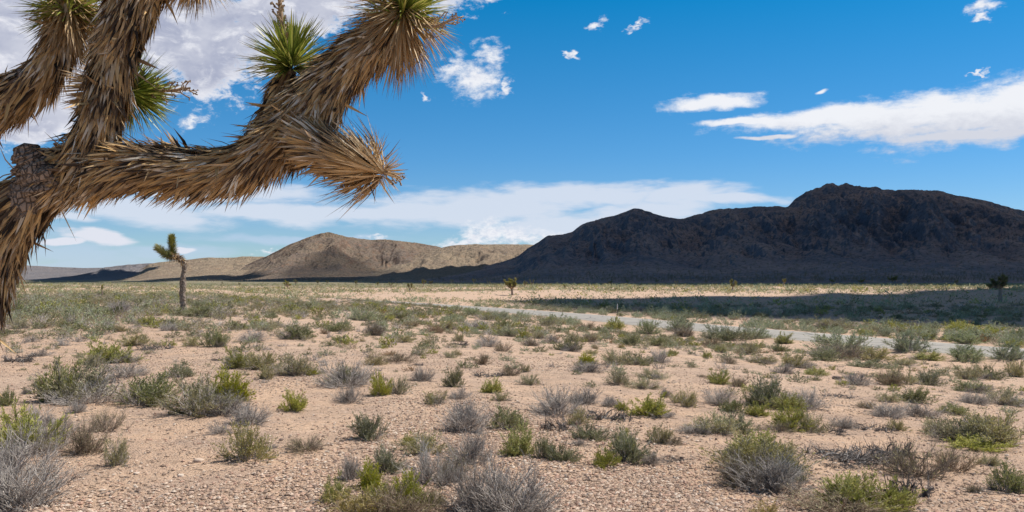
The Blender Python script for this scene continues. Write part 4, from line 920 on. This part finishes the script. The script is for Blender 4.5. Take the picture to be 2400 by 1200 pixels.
def lone_tree():
    h0 = hit(430, 737, BG); D = h0[1]; base = np.array([h0[0], D, gz(h0[0], D)-.05])
    W2 = lambda lst: (lambda Q4: (Q4[:, :3], Q4[:, 3]))(spline(np.hstack([np.array([px2w(a_, b_, D+dd) for a_, b_, r_, dd in lst])-base, np.array([[r_/F*D] for a_, b_, r_, dd in lst])]), 9))
    root = thing('joshua_tree', 'small joshua tree with bent bare grey trunk and two green arms on the plain', 'tree', tuple(base))
    A = Acc(); P, Rr = W2([(431, 742, 9, 0), (430, 722, 7.6, 0), (428, 695, 6.8, 0), (429, 668, 7, 0), (429, 650, 6.6, 0), (431, 638, 5.6, 0), (432, 625, 5.8, 0), (430, 614, 5.5, 0), (424, 607, 5.2, 0), (415, 602, 5, 0)])
    limb_core(A, P, Rr, 16, 3, .16, 0); shag(A, P, Rr*.85, 260, .30, 5, alpha=(20, 60), droop=.5, wd=.022, mat=1, tiprange=(.83, 1))
    # loose flakes of bark
    shag(A, P, Rr*.98, 90, .10, 6, alpha=(5, 14), wd=.03, mat=0, tiprange=(.05, .75), messy=.2)
    ob('trunk', A.mesh('trunk', [BARK_G, DEAD]), root)
    A = Acc(); P, Rr = W2([(415, 603, 5, 0), (406, 601, 5.5, -.2), (396, 600, 5.5, -.3), (386, 594, 5, -.3), (378, 587, 5, -.3), (370, 582, 4, -.3)])
    limb_core(A, P, Rr*.7, 10, 4, .1, 0); club(A, P[len(P)//4:], Rr[len(P)//4:]*.7, 900, .36, 11, .030); shag(A, P[:len(P)//2], Rr[:len(P)//2]*.7, 240, .32, 12, alpha=(30, 80), droop=.8, wd=.022, mat=2)
    ob('arm', A.mesh('arm', [BARK_G, CLUB, DEAD]), root)['label'] = 'drooping green arm'
    A = Acc(); P, Rr = W2([(404, 602, 5.5, 0), (403, 592, 5.5, .1), (404, 580, 5.5, .1), (403, 568, 5.5, .1), (402, 556, 4.5, .1)])
    limb_core(A, P, Rr*.7, 10, 4, .1, 0); club(A, P, Rr*.7, 1000, .35, 13, .030); ob('arm', A.mesh('arm', [BARK_G, CLUB]), root)['label'] = 'upright green arm'
lone_tree()
def plain_tree(seed, nf, lodn=220):
    """unit height joshua tree; returns trunk Acc and crown Acc"""
    R = np.random.RandomState(seed); tr, cr = Acc(), Acc()
    lean = R.uniform(-.06, .06, 2); hs = R.uniform(.32, .5)
    P = spline(np.array([[0, 0, -.03], [lean[0]*.4, lean[1]*.4, hs*.5], [lean[0], lean[1], hs]]), 4); limb_core(tr, P, np.linspace(.05, .038, len(P)), 8, seed, .12)
    top = P[-1]
    for i in range(nf):
        a_ = i*6.283/nf+R.uniform(-.5, .5); rr_ = R.uniform(.10, .27); z1 = R.uniform(.55, .9) if nf > 2 else R.uniform(.8, .95)
        m_ = top+np.array([math.cos(a_)*rr_*.7, math.sin(a_)*rr_*.7, (z1-hs)*.35]); e = np.array([top[0]+math.cos(a_)*rr_*1.15, top[1]+math.sin(a_)*rr_*1.15, z1])
        Pb = spline(np.stack([top-[0, 0, .03], m_, e]), 5); limb_core(tr, Pb, np.linspace(.03, .022, len(Pb)), 7, seed+i, .1)
        shag(tr, Pb, np.linspace(.03, .022, len(Pb)), 40, .07, seed+i, alpha=(15, 40), wd=.012, mat=1)
        club(cr, Pb[len(Pb)//2:], np.full(len(Pb), .022), lodn, .085, seed+50+i, .013, 0)
        if R.rand() < .5 and nf > 2:
            e2 = e+np.array([R.uniform(-.12, .12), R.uniform(-.1, .1), R.uniform(.02, .12)]); P3 = spline(np.stack([m_, (m_+e2)/2+[0, 0, -.02], e2]), 4)
            limb_core(tr, P3, np.linspace(.024, .02, len(P3)), 6, seed+i, .1); club(cr, P3[len(P3)//2:], np.full(len(P3), .02), lodn, .08, seed+80+i, .013, 0)
    return tr, cr
PT = []
for sd, nf in ((1, 6), (2, 4), (3, 3), (4, 1), (5, 8), (6, 2)):
    tr, cr = plain_tree(sd+60, nf); PT.append((tr.mesh('trunk', [BARK, DEAD]), cr.mesh('crown', [CLUB_FAR], False), tr, cr))
TREES = [(1201, 692, 35, 4, 'dark rounded joshua tree standing on the pink sandy flat beyond the road'), (2345, 707, 54, 0, 'dark shaded joshua tree beyond the road near the side edge'), (1717, 686, 24, 1, 'spreading joshua tree in front of the dark mountain foot'), (1837, 672, 17, 2, 'forked yellow green joshua tree at the mountain foot'),
 (240, 696, 25, 3, 'small single headed joshua tree between the trunk and the bent tree'), (467, 716, 13, 3, 'tiny green joshua sprout just right of the bent tree'), (675, 682, 19, 1, 'joshua tree on the plain below the middle hill foot'), (1111, 667, 12, 2, None), (1230, 675, 13, 1, 'low yellow green joshua tree just right of the dark rounded one'), (1248, 672, 14, 5, None), (1382, 672, 12, 3, 'single headed yellow green joshua tree before the mountain'), (1472, 667, 10, 2, None), (1586, 670, 10, 5, None), (1887, 684, 11, 3, 'small joshua tree at the lit edge of the shaded ground'), (2094, 667, 18, 4, 'large dark joshua tree against the mountain foot'), (2129, 668, 12, 2, None), (2240, 671, 12, 1, None), (1324, 678, 11, 2, None), (1146, 670, 10, 5, None), (1674, 690, 8, 3, None), (1636, 707, 9, 3, 'short dark joshua stump in the shaded scrub'),
 (694, 669, 11, 1, None), (960, 684, 18, 2, 'joshua tree standing before the sunlit pale hill'), (992, 673, 14, 1, None), (917, 676, 13, 5, None), (834, 671, 11, 1, None), (562, 671, 8, 2, None), (571, 680, 9, 5, None), (885, 672, 9, 1, None), (767, 667, 9, 2, None), (615, 669, 7, 3, None), (642, 680, 7, 3, None), (1010, 668, 9, 4, None), (1060, 666, 9, 1, None), (745, 668, 9, 0, None), (2020, 668, 12, 4, None), (1950, 667, 11, 0, None), (1770, 668, 11, 5, None), (1540, 666, 10, 0, None), (1655, 667, 9, 1, None), (520, 668, 7, 5, None), (1430, 668, 9, 4, None)]
WORDSX = ORD+['seventeenth', 'eighteenth', 'nineteenth', 'twentieth', 'twenty first', 'twenty second', 'twenty third', 'twenty fourth', 'twenty fifth', 'twenty sixth', 'twenty seventh', 'twenty eighth', 'twenty ninth', 'thirtieth', 'thirty first']
unl = sorted([q[0] for q in TREES if q[4] is None])
for j, (px, py, hp, v, lab) in enumerate(TREES):
    h = hit(px, py, BG)
    if h is None: continue
    if lab is None: lab = f'tiny distant joshua tree on the far plain edge, {WORDSX[unl.index(px)]} from left of its kind'
    H_ = hp/F*h[1]
    t = thing('joshua_tree', lab, 'tree', (h[0], h[1], gz(h[0], h[1])-.02), None, 'joshua trees out on the plain')
    t.scale = (H_*1.65, H_*1.65, H_*1.3); t.rotation_euler = (0, 0, (j*2.1) % 6.28)
    ob('trunk', PT[v][0], t); ob('crown', PT[v][1], t)
def far_forest():
    R = np.random.RandomState(91); A = Acc(); lo = []
    for sd, nf in ((1, 5), (2, 3), (3, 2), (4, 6)): lo.append(plain_tree(sd+160, nf, 16))
    n = 0
    while n < 2800:
        px = R.uniform(380, 2420)
        py = 661-R.exponential(14) if px > 900 else 661-R.exponential(7)
        h = hit(px, py)
        if h is None or h[1] < 760 or h[1] > 2600: n += 1; continue
        tr, cr = lo[R.randint(4)]; s_ = R.uniform(2.5, 5.0); an = R.uniform(0, 6.28); ca, sa = math.cos(an), math.sin(an)
        for B_, ms in ((tr, None), (cr, 1)):
            V = np.concatenate(B_.V)*s_*1.1; V = np.stack([V[:, 0]*ca-V[:, 1]*sa, V[:, 0]*sa+V[:, 1]*ca, V[:, 2]], -1)+h
            A.add(V, np.concatenate(B_.Q) if B_.Q else None, np.concatenate(B_.T) if B_.T else None, R.uniform(0, .8), 0, 0 if ms is None else 1)
        n += 1
    o = ob('joshua_forest', A.mesh('joshua_forest', [BARK, CLUB_FAR], False)); o['kind'] = 'stuff'; o['label'] = 'far off joshua tree forest speckling the mountain foot'
    print('forest verts', A.n)
far_forest()

# ------------------------------------------------------------------ roadside marker post
def post():
    h = hit(1447, 738, BG); x, y = h[0], h[1]; H_ = 26/F*y; z = gz(x, y)
    m, t = mat('white_marker', .5); t.put(t.p.inputs['Base Color'], (.78, .78, .76, 1)); m2, t2 = mat('galvanised_post', .6); t2.put(t2.p.inputs['Base Color'], (.16, .15, .15, 1)); m3, t3 = mat('reflector', .25); t3.put(t3.p.inputs['Base Color'], (.65, .65, .62, 1))
    root = thing('marker_post', 'slim roadside marker post with white top beside the road', 'marker post', (x, y, z))
    def box(name, sx, sy, z0, z1, mt, yo=0.0, bev=.006):
        bm = bmesh.new(); bmesh.ops.create_cube(bm, size=1)
        for v in bm.verts: v.co = Vector((v.co.x*sx, v.co.y*sy+yo, z0+(v.co.z+.5)*(z1-z0)))
        bmesh.ops.bevel(bm, geom=bm.edges[:], offset=bev, segments=2, affect='EDGES')
        me = bpy.data.meshes.new(name); bm.to_mesh(me); bm.free(); me.materials.append(mt); ob(name, me, root)
    box('post', .075, .03, -.2, H_*.55, m2); box('panel', .10, .022, H_*.50, H_, m, -.028); box('reflector', .07, .01, H_*.80, H_*.92, m3, -.046, .003)
post()
